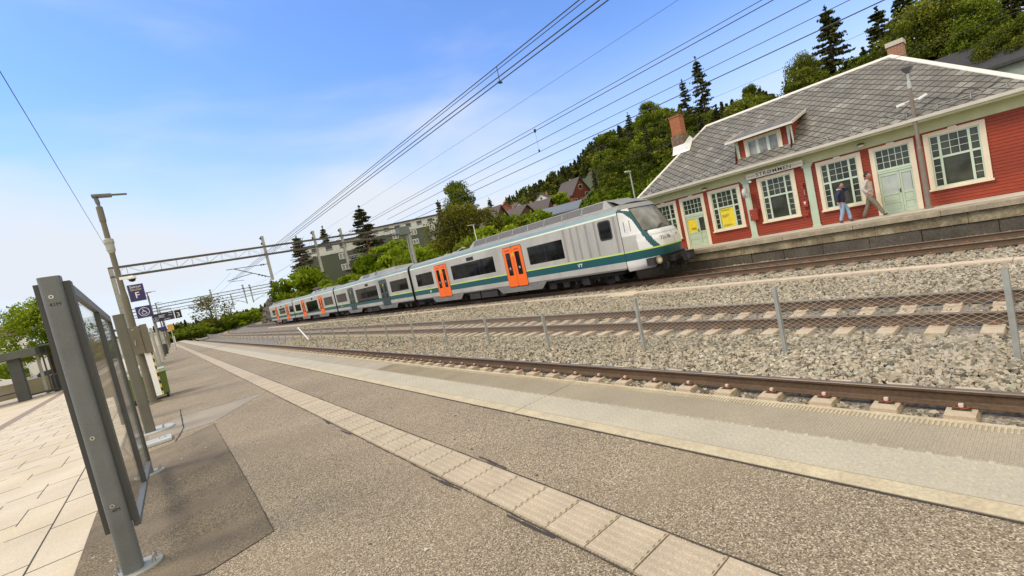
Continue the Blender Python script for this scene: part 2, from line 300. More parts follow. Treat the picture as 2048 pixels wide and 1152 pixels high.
# dark asphalt repair patch
st(MB().add([(-.865, 4.35, .004), (-.1, 3.77, .004), (.345, 3.9, .004), (.36, 5.3, .004), (.38, 9.2, .004), (-.16, 8.72, .004), (-.865, 8.6, .004)], [(0, 1, 2, 3, 4, 5, 6)]).build('asphalt_patch', ASPHD))
st(MB().add([(-.5, 9.4, .004), (.4, 9.35, .004), (1.46, 10.8, .004), (-.02, 11.12, .004), (-.5, 10.95, .004)], [(0, 1, 2, 3, 4)]).build('smooth_asphalt_patch', mat('asphalt_light', (.3, .25, .18), .85, var=.12, vs=1.5, var2=.12, vs2=90)))
mb = MB()
def crack(pts, w=.012, z=.0045):
    pts2 = []
    for a, b in zip(pts, pts[1:]):
        n = max(2, int(math.dist(a, b)/.12))
        for i in range(n): t = i/n; pts2.append((a[0]*(1-t)+b[0]*t+random.uniform(-.003, .003), a[1]*(1-t)+b[1]*t+random.uniform(-.003, .003)))
    pts2.append(pts[-1])
    for a, b in zip(pts2, pts2[1:]):
        d = Vector((b[0]-a[0], b[1]-a[1], 0)).normalized(); nn = Vector((-d.y, d.x, 0))*w*random.uniform(.3, .7)
        mb.add([(a[0]-nn.x, a[1]-nn.y, z), (a[0]+nn.x, a[1]+nn.y, z), (b[0]+nn.x, b[1]+nn.y, z), (b[0]-nn.x, b[1]-nn.y, z)], [(0, 1, 2, 3)])
crack([(-.1, 3.77), (.345, 3.9), (.36, 5.3), (.38, 9.2)], .007); crack([(-.02, 11.12), (1.46, 10.8)], .02); crack([(1.84, 8.22), (2.62, 8.5)], .008); crack([(-.1, 3.77), (-.86, 4.35)], .02)
crack([(-.16, 8.72), (-.02, 9.7), (0, 12.2)], .02); crack([(-.5, 10.95), (0, 11.1)], .015); crack([(1.84, 14.2), (2.62, 14.6)], .012); crack([(.5, 16.5), (1.48, 16.4)], .02); crack([(.4, 22), (1.48, 21.8)], .02); crack([(1.84, 27), (2.6, 27.2)], .02); crack([(.1, 31), (1.48, 30.6)], .03)
for x in (1.478, 1.832): crack([(x, -2), (x, 60)], .010, .0035)
crack([(2.667, -3), (2.667, 60)], .02, .0035)
for _ in range(5):
    x, y = random.choice((1.46, 1.85)), random.uniform(.5, 8); crack([(x, y), (x+random.uniform(-.02, .02), y+random.uniform(.2, .5))], .022, .0042)
st(mb.build('pavement_cracks', JOINT))
mb = MB(); mc = MB()
for i in range(150):
    x, y = random.uniform(-.8, 2.6), random.uniform(.8, 14); r_ = random.uniform(.006, .017); (mb if i % 3 else mc).add([(x+r_*random.uniform(.7, 1.1)*math.cos(a_), y+r_*random.uniform(.7, 1.1)*math.sin(a_), .0052) for a_ in np.linspace(0, 5.6, 9)], [tuple(range(9))])
mb.add(mc.v, mc.f, 1); st(mb.build('pavement_spots', [mat('old_gum', (.07, .055, .04), .9, var=0), mat('pale_spot', (.5, .45, .36), .9, var=0)]))
# guidance tiles
mb = MB(); yj = [-2.0+i*.315 for i in range(440)]
for i, y in enumerate(yj):
    dx, dz = random.uniform(-.004, .004), random.uniform(0, .004)
    mb.box(1.495+dx, 1.815+dx, y+.004, y+.311, -.03, .007+dz)
    if y < 16:
        for k in range(6):
            x = 1.515+dx+k*.052; mb.prism([(x, .007+dz), (x+.008, .015+dz), (x+.024, .015+dz), (x+.032, .007+dz)], lambda a, b, d: (a, d, b), y+.012, y+.303)
st(mb.build('guidance_tile_strip', TILE))
# concrete edge slabs with studs and ribs
mb = MB(); cuts = [-4.9, 3.86, 12.42, 21.95, 31.3, 41, 50, 60, 70, 80, 90, 100, 110, 120, 135]
for a, b in zip(cuts, cuts[1:]):
    mb.box(2.672, 3.665, a+.006, b-.006, -.22, .006)
    mb.box(2.672, 2.79, a+.006, b-.006, .0062, .0095, 1); mb.box(2.80, 3.17, a+.006, b-.006, .0062, .008, 2)
    mb.box(3.63, 3.666, a+.006, b-.006, -.06, .0115, 1)
k = 0; y = -.6
while y < 12.3:
    mb.box(3.56, 3.655, y, y+.012, .006, .0105, 1); y += .026
y = -.6
while y < 9:
    for j in range(6):
        x = 2.86+j*.058+(0 if k % 2 else .029); mb.lathe([(.0165, .0078), (.012, .0115)], (x, y, 0), 8, 2)
    y += .062; k += 1
y = -.6
while y < 9:
    x = 3.2
    mb.box(3.2, 3.56, y, y+.006, .006, .0078, 0); y += .018
st(mb.build('platform_edge', [CONC, YEL, CONCL], fix=False))
st(MB().box(3.40, 3.56, -6, 135, -1.2, -.22).build('platform_edge_wall', CONC))
# granite joints
mb = MB(); J = .0035
mb.box(-1.228, -1.216, -6, 60, -.01, -.0015); 
y = -.4; k = 0
while y < 30:
    mb.box(-1.216, -.872, y-.0045, y+.0045, -.01, -.0015); y += [.98, .93, 1.08, .9][k % 4]; k += 1
for c in range(9):
    x1 = -1.228-c*.34; y = random.uniform(-1, 0)
    while y < 26: mb.box(x1-.34, x1, y, y+.007, -.01, -.0015); y += random.choice((.75, 1.05, 1.35))
    if c: 
        y = 3
        while y < 26:
            l = random.uniform(.3, .9); mb.box(x1-.004, x1+.004, y, y+l, -.01, -.0015); y += l+random.uniform(.4, 1.6)
st(mb.build('paving_joints', JOINT, fix=False))
# ================================================================== TRACKS
RP = [(-.07, 0), (-.07, .011), (-.015, .03), (-.0085, .045), (-.0085, .125), (-.034, .14), (-.036, .165), (-.028, .172), (.028, .172), (.036, .165), (.034, .14), (.0085, .125), (.0085, .045), (.015, .03), (.07, .011), (.07, 0)]
def rail(k, side, parent, y1=330):
    mb = MB(); pts = [-8, 10, 30, 60, ARC[k]]+[ARC[k]+i*4 for i in range(1, int((y1-ARC[k])/4))]
    n = len(RP); vs = []
    for y in pts: vs += [(tx(k, y)+side*.7525+a, y, ZS+.002+b) for a, b in RP]
    fs = []; ms = []
    for i in range(len(pts)-1):
        for j in range(n-1): fs.append((i*n+j, (i+1)*n+j, (i+1)*n+j+1, i*n+j+1)); ms.append(1 if j == 7 or j == 6 or j == 8 else 0)
    mb.v = vs; mb.f = fs; mb.m = ms
    return mb.build('rail', [RAILS, RAILT], parent, fix=False)
def sleeper_mb(z0=0):
    m = MB(); prof = [(-.15, -.17), (.15, -.17), (.115, .03), (-.115, .03)]
    # deeper middle, raised rail seats
    for a, b, h in ((-1.3, -.47, 0), (-.47, .47, -.035), (.47, 1.3, 0)):
        m.prism([(-.15, -.17), (.15, -.17), (.115, h), (-.115, h)], lambda p, q, d: (d, p, q), a, b)
    return m
def clip_mb(x):
    m = MB(); m.box(x-.028, x+.032, -.07, .07, .0, .008, 2)
    m.box(x-.022, x+.018, -.018, .018, .03, .062, 0)
    for s in (-1, 1): m.tube([(x+.02, s*.012, .03), (x+.03, s*.03, .026), (x+.015, s*.055, .03), (x-.02, s*.04, .03)], .008, 6, 1)
    m.box(x-.02, x+.02, -.02, .02, .008, .03, 1)
    return m
TLAB = {1: 'railway track running right beside the tactile platform edge', 2: 'middle railway track behind the low wire mesh fence', 3: 'far railway track under the train beside the old station platform'}
for k in (1, 2, 3):
    t = thing('railway_track', TLAB[k], 'railway track', ((C1, C2, C3)[k-1], 0, ZS), 0, 'railway tracks')
    off = ((C1, C2, C3)[k-1], 0, ZS)
    for s in (-1, 1):
        r_ = rail(k, s, None); r_.data.transform(Matrix.Translation((-off[0], 0, -off[2]))); r_.parent = t
    sm = sleeper_mb().build('sleeper', SLEEP if k < 3 else SLEEPR, t)
    cl = []
    for s in (-1, 1):
        for q in (-1, 1):
            if (k == 3 and q > 0) or (k == 1 and s < 0): continue
            c_ = clip_mb(0); c_.v = [(s*.7525+q*(.105+a) if True else 0, b, c) for a, b, c in c_.v]; cl.append(c_)
    cms = [c_.build('rail_clip', [CLIPW if k == 1 else CLIPB, CLIPO if k == 1 else CLIPB, PADG if k == 1 else CLIPB], sm) for c_ in cl]
    y0 = -1.5+.0; sm.location = (0, -1.5, 0)
    nS = 98; ys_ = [-1.5+.6*i for i in range(1, 230)]
    for i, y in enumerate(ys_[:nS]):
        c = sm.copy(); COL.objects.link(c); c.parent = t; c.location = (0, y, 0)
        if i < (45, 23, 30)[k-1]:
            for e_ in cms: d = e_.copy(); COL.objects.link(d); d.parent = c
    rest = MB()
    for y in ys_[nS:]+[136.5+.7*i for i in range(260)]:
        x = tx(k, y)-off[0]; rest.box(x-1.3, x+1.3, y-.11, y+.11, -.15, -.005)
    o = rest.build('far_sleepers', SLEEP if k < 3 else SLEEPR, t, fix=False); o['kind'] = 'stuff'
# cable duct between the tracks
mb = MB(); pts = [(14.93, 1), (15.1, 4), (15.12, 9), (15.35, 12), (15.6, 16), (15.75, 22), (15.2, 34), (14.9, 52), (14.9, 90)]
pp = []; y = -3.0
def dx_(y):
    if y <= 1: return 14.93
    for a, b in zip(pts, pts[1:]):
        if a[1] <= y <= b[1]: return a[0]+(b[0]-a[0])*(y-a[1])/(b[1]-a[1])
    return 14.9
t = thing('cable_duct', 'low beige concrete cable duct lying in the gravel beside the far track', 'cable duct', (14.9, 0, -.9))
DUCT = mat('duct_concrete', (.55, .44, .31), .85, var=.1, vs=3, var2=.1, vs2=60)
mb = MB()
for i in range(92):
    a, b = y, y+.99; xa, xb = dx_(a), dx_(b); w_ = .19; j = random.uniform(-.012, .012); zt = -.86+random.uniform(-.008, .008)
    mb.add([(xa-w_+j, a, zt), (xa+w_+j, a, zt), (xb+w_+j, b, zt), (xb-w_+j, b, zt), (xa-w_+j, a, -1), (xa+w_+j, a, -1), (xb+w_+j, b, -1), (xb-w_+j, b, -1)], [(0, 1, 2, 3), (0, 4, 5, 1), (1, 5, 6, 2), (2, 6, 7, 3), (3, 7, 4, 0)])
    y += 1.0
mb.build('duct_cover', DUCT, t, off=(14.9, 0, -.9))
m2 = MB().lathe([(.42, -.06), (.42, 0), (.38, .02)], (15.25, 11.9, -.86), 20); m2.box(14.7, 15.5, 11.2, 12.7, -.95, -.868)
m2.build('round_manhole_cover', DUCT, t, off=(14.9, 0, -.9))
# ================================================================== FENCE
t = thing('track_fence', 'low galvanised wire mesh fence on steel posts between two tracks', 'fence', (7.68, 0, -.9))
def fx(y): return 7.68 + max(0, y-100)**2/900
mb = MB(); h0, h1 = -.47, -.02; y = -2.0; dz = .052; wr = .0028
ht = h1-h0
def seg(p, q, r, m_=mb):
    p = Vector(p); q = Vector(q); d = (q-p).normalized(); u = Vector((1, 0, 0)); v = d.cross(u).normalized()
    a = [p+u*r, p-u*r*.5+v*r*.87, p-u*r*.5-v*r*.87, q+u*r, q-u*r*.5+v*r*.87, q-u*r*.5-v*r*.87]
    m_.add(a, [(0, 1, 4, 3), (1, 2, 5, 4), (2, 0, 3, 5)])
run = ht*1.75
while y < 130:
    st_ = .115 if y < 40 else .2
    r_ = wr if y < 40 else .0032
    seg((fx(y), y, h0), (fx(y+run), y+run, h1), r_); seg((fx(y+run)+.004, y+run, h0), (fx(y)+.004, y, h1), r_); y += st_
o = mb.build('wire_mesh', mat('fence_wire', (.44, .38, .30), .6, .3), t, off=(7.68, 0, -.9), fix=False); o['kind'] = 'stuff'
mb = MB()
for z in (h0, h1):
    mb.tube([(fx(y), y, z) for y in list(range(-2, 100, 10))+list(range(100, 140, 5))], .003, 4)
mb.build('tension_wire', GALV, t, off=(7.68, 0, -.9))
yp = [-1.9, .59, 3.12, 5.84, 8.8, 11.5]+[14.1+2.6*i for i in range(46)]
for i, y in enumerate(yp):
    top = .18 if i < 4 else .0; lean = random.uniform(-.01, .03)
    p = MB(); x = fx(y)
    p.box(-.03, .03, -.03, -.026, 0, top+.95); p.box(-.03, -.026, -.03, .03, 0, top+.95)
    p.v = [(a+x+lean*c-7.68, b+y, c) for a, b, c in p.v]
    p.build('fence_post', GALV, t)
# ================================================================== SMALL THINGS ON THE BALLAST
tag(MB().bar((7.25, 31.2, -.62), (7.3, 33.5, .2), .06, .06).build('leaning_bar', WHITE), 'thin pale bar leaning against the wire fence', 'bar')
# ================================================================== STATION
# old platform
OLDC = mat('old_platform_wall', (.20, .155, .085), .9, var=.3, vs=1.2, var2=.25, vs2=14, bump=.5, bs=30, stain=(.33, .27, .16), stain_s=1.6, stain_t=(.45, .6))
OLDD = mat('old_platform_base', (.085, .07, .048), .9, var=.3, vs=1.5, var2=.25, vs2=14, bump=.6, bs=20)
SLAB = mat('old_platform_slab', (.50, .44, .34), .85, var=.1, vs=.7, var2=.08, vs2=30)
SLABE = mat('old_platform_slab_edge', (.30, .25, .165), .9, var=.25, vs=2, var2=.2, vs2=25)
st(MB().box(20.62, 40, -14, 46, -.5, .044).build('station_platform', SLAB))
mb = MB(); y = -14
while y < 46: mb.box(20.38, 21.4, y+.004, y+2.396, -.13, .05, 0); y += 2.4
st(mb.build('station_platform_kerb', SLABE, bevel=.012))
mb = MB(); y = -14.6; k = 0
while y < 46: mb.box(20.52+random.uniform(-.004, .004), 20.9, y+.002, y+2.398, -.50, -.15, 0); y += 2.4
y = -14
while y < 46: w_ = random.uniform(1.1, 1.9); mb.box(20.56+random.uniform(-.02, .02), 20.9, y+.012, y+w_, -1.1, -.515, 1); y += w_
st(mb.build('station_platform_wall', [OLDC, OLDD], bevel=.015))
# materials
def boards(name, col, pitch=.115, horiz=True):
    m = mat(name, col, .65, var=.22, vs=1.1, var2=.14, vs2=14, stretch=(1, .35, 1.6), stain=(.19, .028, .01), stain_s=.8, stain_t=(.5, .75)); t = m.node_tree; n = t.nodes; lk = t.links.new; b = n['Principled BSDF']
    tc = n.new('ShaderNodeTexCoord'); sp = n.new('ShaderNodeSeparateXYZ'); lk(tc.outputs['Object'], sp.inputs[0])
    d = n.new('ShaderNodeMath'); d.operation = 'DIVIDE'; lk(sp.outputs[2], d.inputs[0]); d.inputs[1].default_value = pitch
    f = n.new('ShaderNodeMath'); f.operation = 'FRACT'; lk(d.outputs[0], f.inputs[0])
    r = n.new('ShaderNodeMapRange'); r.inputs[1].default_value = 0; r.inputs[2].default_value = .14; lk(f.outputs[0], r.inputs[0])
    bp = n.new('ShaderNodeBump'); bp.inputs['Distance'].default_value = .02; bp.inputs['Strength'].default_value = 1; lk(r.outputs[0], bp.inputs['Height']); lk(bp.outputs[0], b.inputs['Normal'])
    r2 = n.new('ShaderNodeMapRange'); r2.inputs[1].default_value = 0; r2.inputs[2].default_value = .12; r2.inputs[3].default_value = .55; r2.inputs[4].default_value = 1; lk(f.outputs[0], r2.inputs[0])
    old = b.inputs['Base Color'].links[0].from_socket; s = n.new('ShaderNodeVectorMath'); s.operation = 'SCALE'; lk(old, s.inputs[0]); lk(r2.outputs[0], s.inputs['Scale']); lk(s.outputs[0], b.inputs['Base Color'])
    return m
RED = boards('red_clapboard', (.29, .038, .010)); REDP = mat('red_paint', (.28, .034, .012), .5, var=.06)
MINT = mat('mint_paint', (.44, .52, .37), .55, var=.07, vs=2); MINTW = mat('mint_sash', (.50, .58, .43), .5, var=.05)
CREAM = mat('cream_trim', (.72, .60, .42), .55, var=.05); GUTT = mat('white_gutter', (.66, .60, .50), .5, var=.06)
FRIEZE = mat('green_frieze', (.50, .52, .31), .6, var=.08)
def glassm(name, col, rough=.06, sp=.6):
    m = mat(name, col, rough, var=.7, vs=1.6); m.node_tree.nodes['Principled BSDF'].inputs['Specular IOR Level'].default_value = sp; return m  # patchy glass colour paints in curtains and reflections
PANE = glassm('dark_pane', (.036, .04, .028), .06, .5); FROST = mat('frosted_pane', (.42, .46, .40), .3, var=.1); PANEG = glassm('grey_pane', (.20, .19, .17), .1)
def slate():
    m = bpy.data.materials.new('diamond_slates'); m.use_nodes = True; t = m.node_tree; n = t.nodes; lk = t.links.new; b = n['Principled BSDF']; b.inputs['Roughness'].default_value = .62; b.inputs['Specular IOR Level'].default_value = .35
    uv = n.new('ShaderNodeUVMap'); sp = n.new('ShaderNodeSeparateXYZ'); lk(uv.outputs[0], sp.inputs[0])
    def ma(op, a, c, cl=False):
        x = n.new('ShaderNodeMath'); x.operation = op; x.use_clamp = cl
        for i, v in enumerate((a, c)):
            if v is None: continue
            if isinstance(v, (int, float)): x.inputs[i].default_value = v
            else: lk(v, x.inputs[i])
        return x.outputs[0]
    u = ma('DIVIDE', sp.outputs[0], .44); v = ma('DIVIDE', sp.outputs[1], .375)
    a = ma('ADD', u, v); c = ma('SUBTRACT', u, v)
    fa = ma('FRACT', a, None); fc = ma('FRACT', c, None)
    ia = ma('FLOOR', a, None); ic = ma('FLOOR', c, None)
    cx = n.new('ShaderNodeCombineXYZ'); lk(ia, cx.inputs[0]); lk(ic, cx.inputs[1]); wn = n.new('ShaderNodeTexWhiteNoise'); lk(cx.outputs[0], wn.inputs['Vector'])
    cr = n.new('ShaderNodeValToRGB'); e = cr.color_ramp.elements; e[0].color = (.155, .142, .112, 1); e[1].color = (.27, .25, .2, 1); x = e.new(.55); x.color = (.18, .165, .13, 1); x = e.new(.88); x.color = (.195, .18, .142, 1); x = e.new(.95); x.color = (.25, .235, .19, 1)
    lk(wn.outputs[0], cr.inputs[0])
    def edge(f, w1): return ma('GREATER_THAN', f, w1)
    g = ma('MULTIPLY', ma('GREATER_THAN', fa, .14), ma('GREATER_THAN', fc, .13))
    mx = n.new('ShaderNodeMix'); mx.data_type = 'RGBA'; lk(g, mx.inputs[0]); mx.inputs[6].default_value = (.032, .025, .018, 1); lk(cr.outputs[0], mx.inputs[7])
    tc = n.new('ShaderNodeTexCoord'); q = n.new('ShaderNodeTexNoise'); q.inputs['Scale'].default_value = 1.3; q.inputs['Detail'].default_value = 7; lk(tc.outputs['Object'], q.inputs['Vector'])
    r = n.new('ShaderNodeMapRange'); r.inputs[1].default_value = .3; r.inputs[2].default_value = .7; r.inputs[3].default_value = .72; r.inputs[4].default_value = 1.2; lk(q.outputs[0], r.inputs[0])
    s = n.new('ShaderNodeVectorMath'); s.operation = 'SCALE'; lk(mx.outputs[2], s.inputs[0]); lk(r.outputs[0], s.inputs['Scale']); lk(s.outputs[0], b.inputs['Base Color'])
    h = ma('ADD', ma('MULTIPLY', fa, .5), ma('MULTIPLY', fc, .5)); hh = ma('MULTIPLY', h, g)
    bp = n.new('ShaderNodeBump'); bp.inputs['Strength'].default_value = .6; bp.inputs['Distance'].default_value = .02; lk(hh, bp.inputs['Height']); lk(bp.outputs[0], b.inputs['Normal'])
    return m
SLATE = slate()
def brickm(name, c1, c2, mo, sc_=1):
    m = bpy.data.materials.new(name); m.use_nodes = True; t = m.node_tree; n = t.nodes; lk = t.links.new; b = n['Principled BSDF']; b.inputs['Roughness'].default_value = .85
    tc = n.new('ShaderNodeTexCoord'); sp = n.new('ShaderNodeSeparateXYZ'); lk(tc.outputs['Object'], sp.inputs[0]); ad = n.new('ShaderNodeMath'); lk(sp.outputs[0], ad.inputs[0]); lk(sp.outputs[1], ad.inputs[1])
    cx = n.new('ShaderNodeCombineXYZ'); lk(ad.outputs[0], cx.inputs[0]); lk(sp.outputs[2], cx.inputs[1])
    br = n.new('ShaderNodeTexBrick'); br.inputs['Scale'].default_value = 1; br.inputs['Brick Width'].default_value = .22*sc_; br.inputs['Row Height'].default_value = .07*sc_; br.inputs['Mortar Size'].default_value = .008*sc_
    br.inputs['Color1'].default_value = (*c1, 1); br.inputs['Color2'].default_value = (*c2, 1); br.inputs['Mortar'].default_value = (*mo, 1); lk(cx.outputs[0], br.inputs['Vector']); lk(br.outputs[0], b.inputs['Base Color'])
    return m
BRICK = brickm('chimney_brick', (.27, .085, .045), (.33, .13, .07), (.36, .3, .2)); TERRA = brickm('terracotta_chimney', (.33, .10, .035), (.36, .13, .05), (.26, .1, .05), 2.2)
STONE = mat('stacked_slate_stone', (.16, .11, .065), .9, var=.4, vs=9, var2=.3, vs2=30, bump=1, bs=30)
YPOST = mat('yellow_poster', (.72, .56, .03), .5, var=.08, vs=6); PTXT = mat('poster_print', (.25, .19, .01), .6, var=0)
S = thing('station_building', 'long red wooden station house with grey slate roof behind the far platform', 'station building', (23.2, 0, .044), math.atan(.03))
Wn, Ws = 1.0, 15.0
openings = [(1.72, 3.33, .56, 2.69), (3.59, 4.94, 0, 2.69), (5.22, 6.79, .56, 2.69), (7.62, 9.2, .56, 2.69), (10.0, 11.6, .56, 2.69), (11.82, 13.17, 0, 2.69), (13.37, 14.93, .56, 2.69)]
mb = MB(); y = .72
for a, b, z0, z1 in openings:
    mb.box(0, .12, y, a+.1, .0, 2.95)
    if z0 > 0: mb.box(0, .12, a+.1, b-.1, .0, z0+.06)
    mb.box(0, .12, a+.1, b-.1, z1-.09, 2.95); y = b-.1
mb.box(0, .12, y, 15.0, 0, 2.95)
mb.box(.12, 6.7, .72, .84, 0, 3.3); mb.box(.12, 6.7, 14.88, 15.0, 0, 3.3); mb.box(6.7, 6.82, .72, 15, 0, 3.3)
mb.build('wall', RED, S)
MB().box(-.006, 6.9, .7, 15.02, -.02, .0).box(.3, 6.6, .9, 14.8, .0, .02).build('plinth', SLAB, S)
MB().box(1.6, 1.7, .9, 14.8, .02, 2.9).build('inner_wall', mat('interior_wall', (.12, .11, .08), .9), S)
# frieze, soffit, gutter
FH = 3.15
MB().box(-.028, -.001, .69, 15.03, 2.76, FH-.02).build('frieze_board', FRIEZE, S)
MB().box(-.62, .0, .2, 15.4, FH-.018, FH).box(-.64, -.625, .2, 15.4, FH-.02, FH+.06).build('soffit', FRIEZE, S)
mb = MB(); mb.prism([(-.72, FH+.06), (-.61, FH+.04), (-.60, FH+.17), (-.74, FH+.17)], lambda a, b, d: (a, d, b), .25, 15.35); g_ = mb.build('gutter', GUTT, S)
# windows
def window(y0, y1, z0, z1, poster=False, crown=True):
    fr = MB(); W_ = .15
    fr.box(-.05, .05, y0, y0+W_, z0+.07, z1); fr.box(-.05, .05, y1-W_, y1, z0+.07, z1); fr.box(-.052, .05, y0+W_, y1-W_, z1-.14, z1); fr.box(-.12, .05, y0-.03, y1+.03, z0, z0+.07)
    fr.box(-.035, .05, y0+W_, y1-W_, z0+.07, z0+.11)
    if crown: fr.prism([(-.16, z1-.06), (.16, z1-.06), (.10, z1+.05), (-.10, z1+.05)], lambda a, b, d: (d, (y0+y1)/2+a, b), -.075, -.02)
    f = fr.build('window', CREAM, S, bevel=.006)
    a, b, c, d = y0+W_, y1-W_, z0+.11, z1-.14; mid = z0+1.14
    s = MB(); t_ = .045
    s.box(-.02, .04, a, a+t_, c, d); s.box(-.02, .04, b-t_, b, c, d); s.box(-.021, .04, a+t_, b-t_, c, c+t_); s.box(-.021, .04, a+t_, b-t_, d-t_, d)
    s.box(-.023, .04, a+t_, b-t_, mid, mid+.075)
    m1, m2 = a+.27, b-.27
    for q in (m1, m2): s.box(-.025, .04, q-.03, q+.04, c+t_, mid); s.box(-.025, .04, q-.03, q+.04, mid+.075, d-t_)
    for i in (1, 2):
        zz = mid+.075+(d-t_-mid-.075)*i/3; s.box(.0, .035, a+t_, b-t_, zz-.009, zz+.009); qq = m1+.04+(m2-m1-.07)*i/3; s.box(.001, .034, qq-.009, qq+.009, mid+.075, d-t_)
    for i in (1, 2, 3):
        zz = c+t_+(mid-c-t_)*i/4; s.box(.0, .035, a+t_, m1-.03, zz-.009, zz+.009); s.box(.0, .035, m2+.04, b-t_, zz-.009, zz+.009)
    s.build('sash', MINTW, f)
    MB().box(.02, .028, a+.01, b-.01, c+.01, d-.01).build('pane', PANE, f)
    if poster:
        MB().box(.008, .014, m1+.05, m2-.04, c+.03, mid-.02).build('poster', YPOST, f)
        p = MB()
        for i, (u0, u1, v) in enumerate([(.08, .55, .92), (.08, .5, .88), (.1, .42, .66), (.1, .45, .62), (.1, .38, .58), (.1, .3, .54), (.1, .5, .15), (.1, .55, .11), (.1, .4, .07)]):
            hh = mid-.02-(c+.03); ww = (m2-.04)-(m1+.05); p.box(.004, .007, m2-.04-u1*ww*1.4, m2-.04-u0*ww, c+.03+v*hh-.008, c+.03+v*hh+.012)
        p.build('poster_print', PTXT, f)
    return f
for i, (a, b, z0, z1) in enumerate(openings):
    if z0 > 0: window(a, b, z0, z1, poster=(i == 4), crown=i not in (3, 4))
def door(y0, y1, dark, poster):
    fr = MB(); W_ = .15
    fr.box(-.05, .05, y0, y0+W_, 0, 2.69); fr.box(-.05, .05, y1-W_, y1, 0, 2.69); fr.box(-.052, .05, y0+W_, y1-W_, 2.55, 2.69)
    fr.prism([(-.16, 2.64), (.16, 2.64), (.10, 2.74), (-.10, 2.74)], lambda a, b, d: (d, (y0+y1)/2+a, b), -.075, -.02)
    D = fr.build('door', CREAM, S, bevel=.006); a, b = y0+W_, y1-W_
    s = MB(); s.box(-.02, .05, a, b, 1.62, 1.7); s.box(-.035, .05, a, b, 1.7, 1.74)
    for q in (a, b-.04): s.box(-.018, .04, q, q+.04, 1.74, 2.55)
    s.box(-.019, .04, a+.04, b-.04, 1.74, 1.79); s.box(-.019, .04, a+.04, b-.04, 2.51, 2.55)
    for i in range(1, 5): yy_ = a+.04+(b-a-.08)*i/5; s.box(0, .035, yy_-.01, yy_+.01, 1.79, 2.51)
    for i in (1, 2): zz = 1.79+.72*i/3; s.box(.001, .034, a+.04, b-.04, zz-.01, zz+.01)
    s.build('transom', MINTW, D); MB().box(.02, .028, a+.01, b-.01, 1.75, 2.54).build('pane', PANE, D)
    l = MB(); mid = a+.40          # wide leaf on the far side, narrow leaf near
    for (p, q) in ((a, mid), (mid+.006, b)):
        st_ = .075 if q-p > .5 else .06
        l.box(.0, .04, p, p+st_, 0, 1.62); l.box(.0, .04, q-st_, q, 0, 1.62)
        for z_ in ((0, .12), (.40, .47), (.72, .80), (1.50, 1.62)): l.box(.001, .04, p+st_, q-st_, *z_)
        for z_ in ((.14, .38), (.49, .70)): l.box(.012, .036, p+st_+.03, q-st_-.03, *z_)
        l.box(.02, .03, p+st_, q-st_, .12, .40); l.box(.02, .03, p+st_, q-st_, .47, .72)
    l.build('door_leaf', MINT, D, bevel=.004)
    MB().box(.022, .03, a+.075, mid-.06, .8, 1.5).build('narrow_pane', PANE if dark else FROST, D); MB().box(.022, .03, mid+.08, b-.075, .8, 1.5).build('wide_pane', YPOST if poster else FROST, D)
    h = MB(); h.tube([(-.01, mid+.04, .86), (-.05, mid+.04, .86), (-.05, mid+.12, .86)], .008, 6); h.box(-.008, 0, mid+.02, mid+.06, .76, .92); h.build('handle', GREYD, D)
    if poster:
        p = MB(); p.box(.015, .02, mid+.13, mid+.42, .93, .95); p.box(.015, .02, mid+.18, mid+.40, 1.0, 1.03)
        for i in range(5): p.box(.015, .02, mid+.16+i*.05, mid+.18+i*.05, .93, 1.0+.02*(i % 2))
        p.build('poster_print', PTXT, D)
door(3.59, 4.94, False, False); door(11.82, 13.17, True, True)
for a, b in ((6.96, 7.24), (9.56, 9.83)):
    p = MB(); p.box(-.055, -.002, a, b, .05, 2.62); p.box(-.075, -.002, a-.03, b+.03, .0, .06); p.box(-.085, -.002, a-.05, b+.05, 2.62, 2.70); p.box(-.105, -.002, a-.09, b+.09, 2.70, 2.757); p.build('pilaster', MINT, S, bevel=.006)
# roof
t79 = .79; ex, ez = -.66, 3.30; rd = 4.05; rz_ = ez+rd*t79; yR0, yR1 = 4.28, 12.55; y0, y1 = .28, 15.25; bx = ex+2*rd
def uvface(name, polys, m, parent):
    me = bpy.data.meshes.new(name); vs = []; fs = []
    for p in polys: fs.append(tuple(range(len(vs), len(vs)+len(p)))); vs += p
    me.from_pydata([tuple(v) for v in vs], [], fs); uvl = me.uv_layers.new(name='UVMap')
    for pl in me.polygons:
        nn = pl.normal; 
        if nn.z < 0: nn = -nn
        hor = Vector((-nn.y, nn.x, 0)).normalized(); up = nn.cross(hor)
        for li in pl.loop_indices:
            co = me.vertices[me.loops[li].vertex_index].co; uvl.data[li].uv = (co.dot(hor), co.dot(up))
    me.materials.append(m); o = bpy.data.objects.new(name, me); COL.objects.link(o); o.parent = parent
    return o
A_, B_, C_, D_ = (ex, y0, ez), (ex, y1, ez), (bx, y1, ez), (bx, y0, ez); P_, Q_ = (ex+rd, yR0, rz_), (ex+rd, yR1, rz_)
roof = uvface('roof', [[A_, P_, Q_, B_], [C_, Q_, P_, D_], [D_, P_, A_], [B_, Q_, C_]], SLATE, S)
MB().box(ex, bx, y0, y1, ez-.05, ez-.005).build('roof_base', GUTT, roof)
rc = MB()
def cap(a, b, w_=.14, h=.035):
    a, b = Vector(a), Vector(b); d = (b-a).normalized(); sd = d.cross(Vector((0, 0, 1))).normalized()*w_; up = Vector((0, 0, 1))
    for s in (-1, 1):
        q = [a+up*(h+.02), b+up*(h+.02), b+sd*s-up*(.035), a+sd*s-up*(.035)]; q2 = [v-up*.03 for v in q]
        rc.add(q+q2, [(0, 1, 2, 3), (7, 6, 5, 4), (0, 3, 7, 4), (3, 2, 6, 7), (2, 1, 5, 6), (1, 0, 4, 5)])
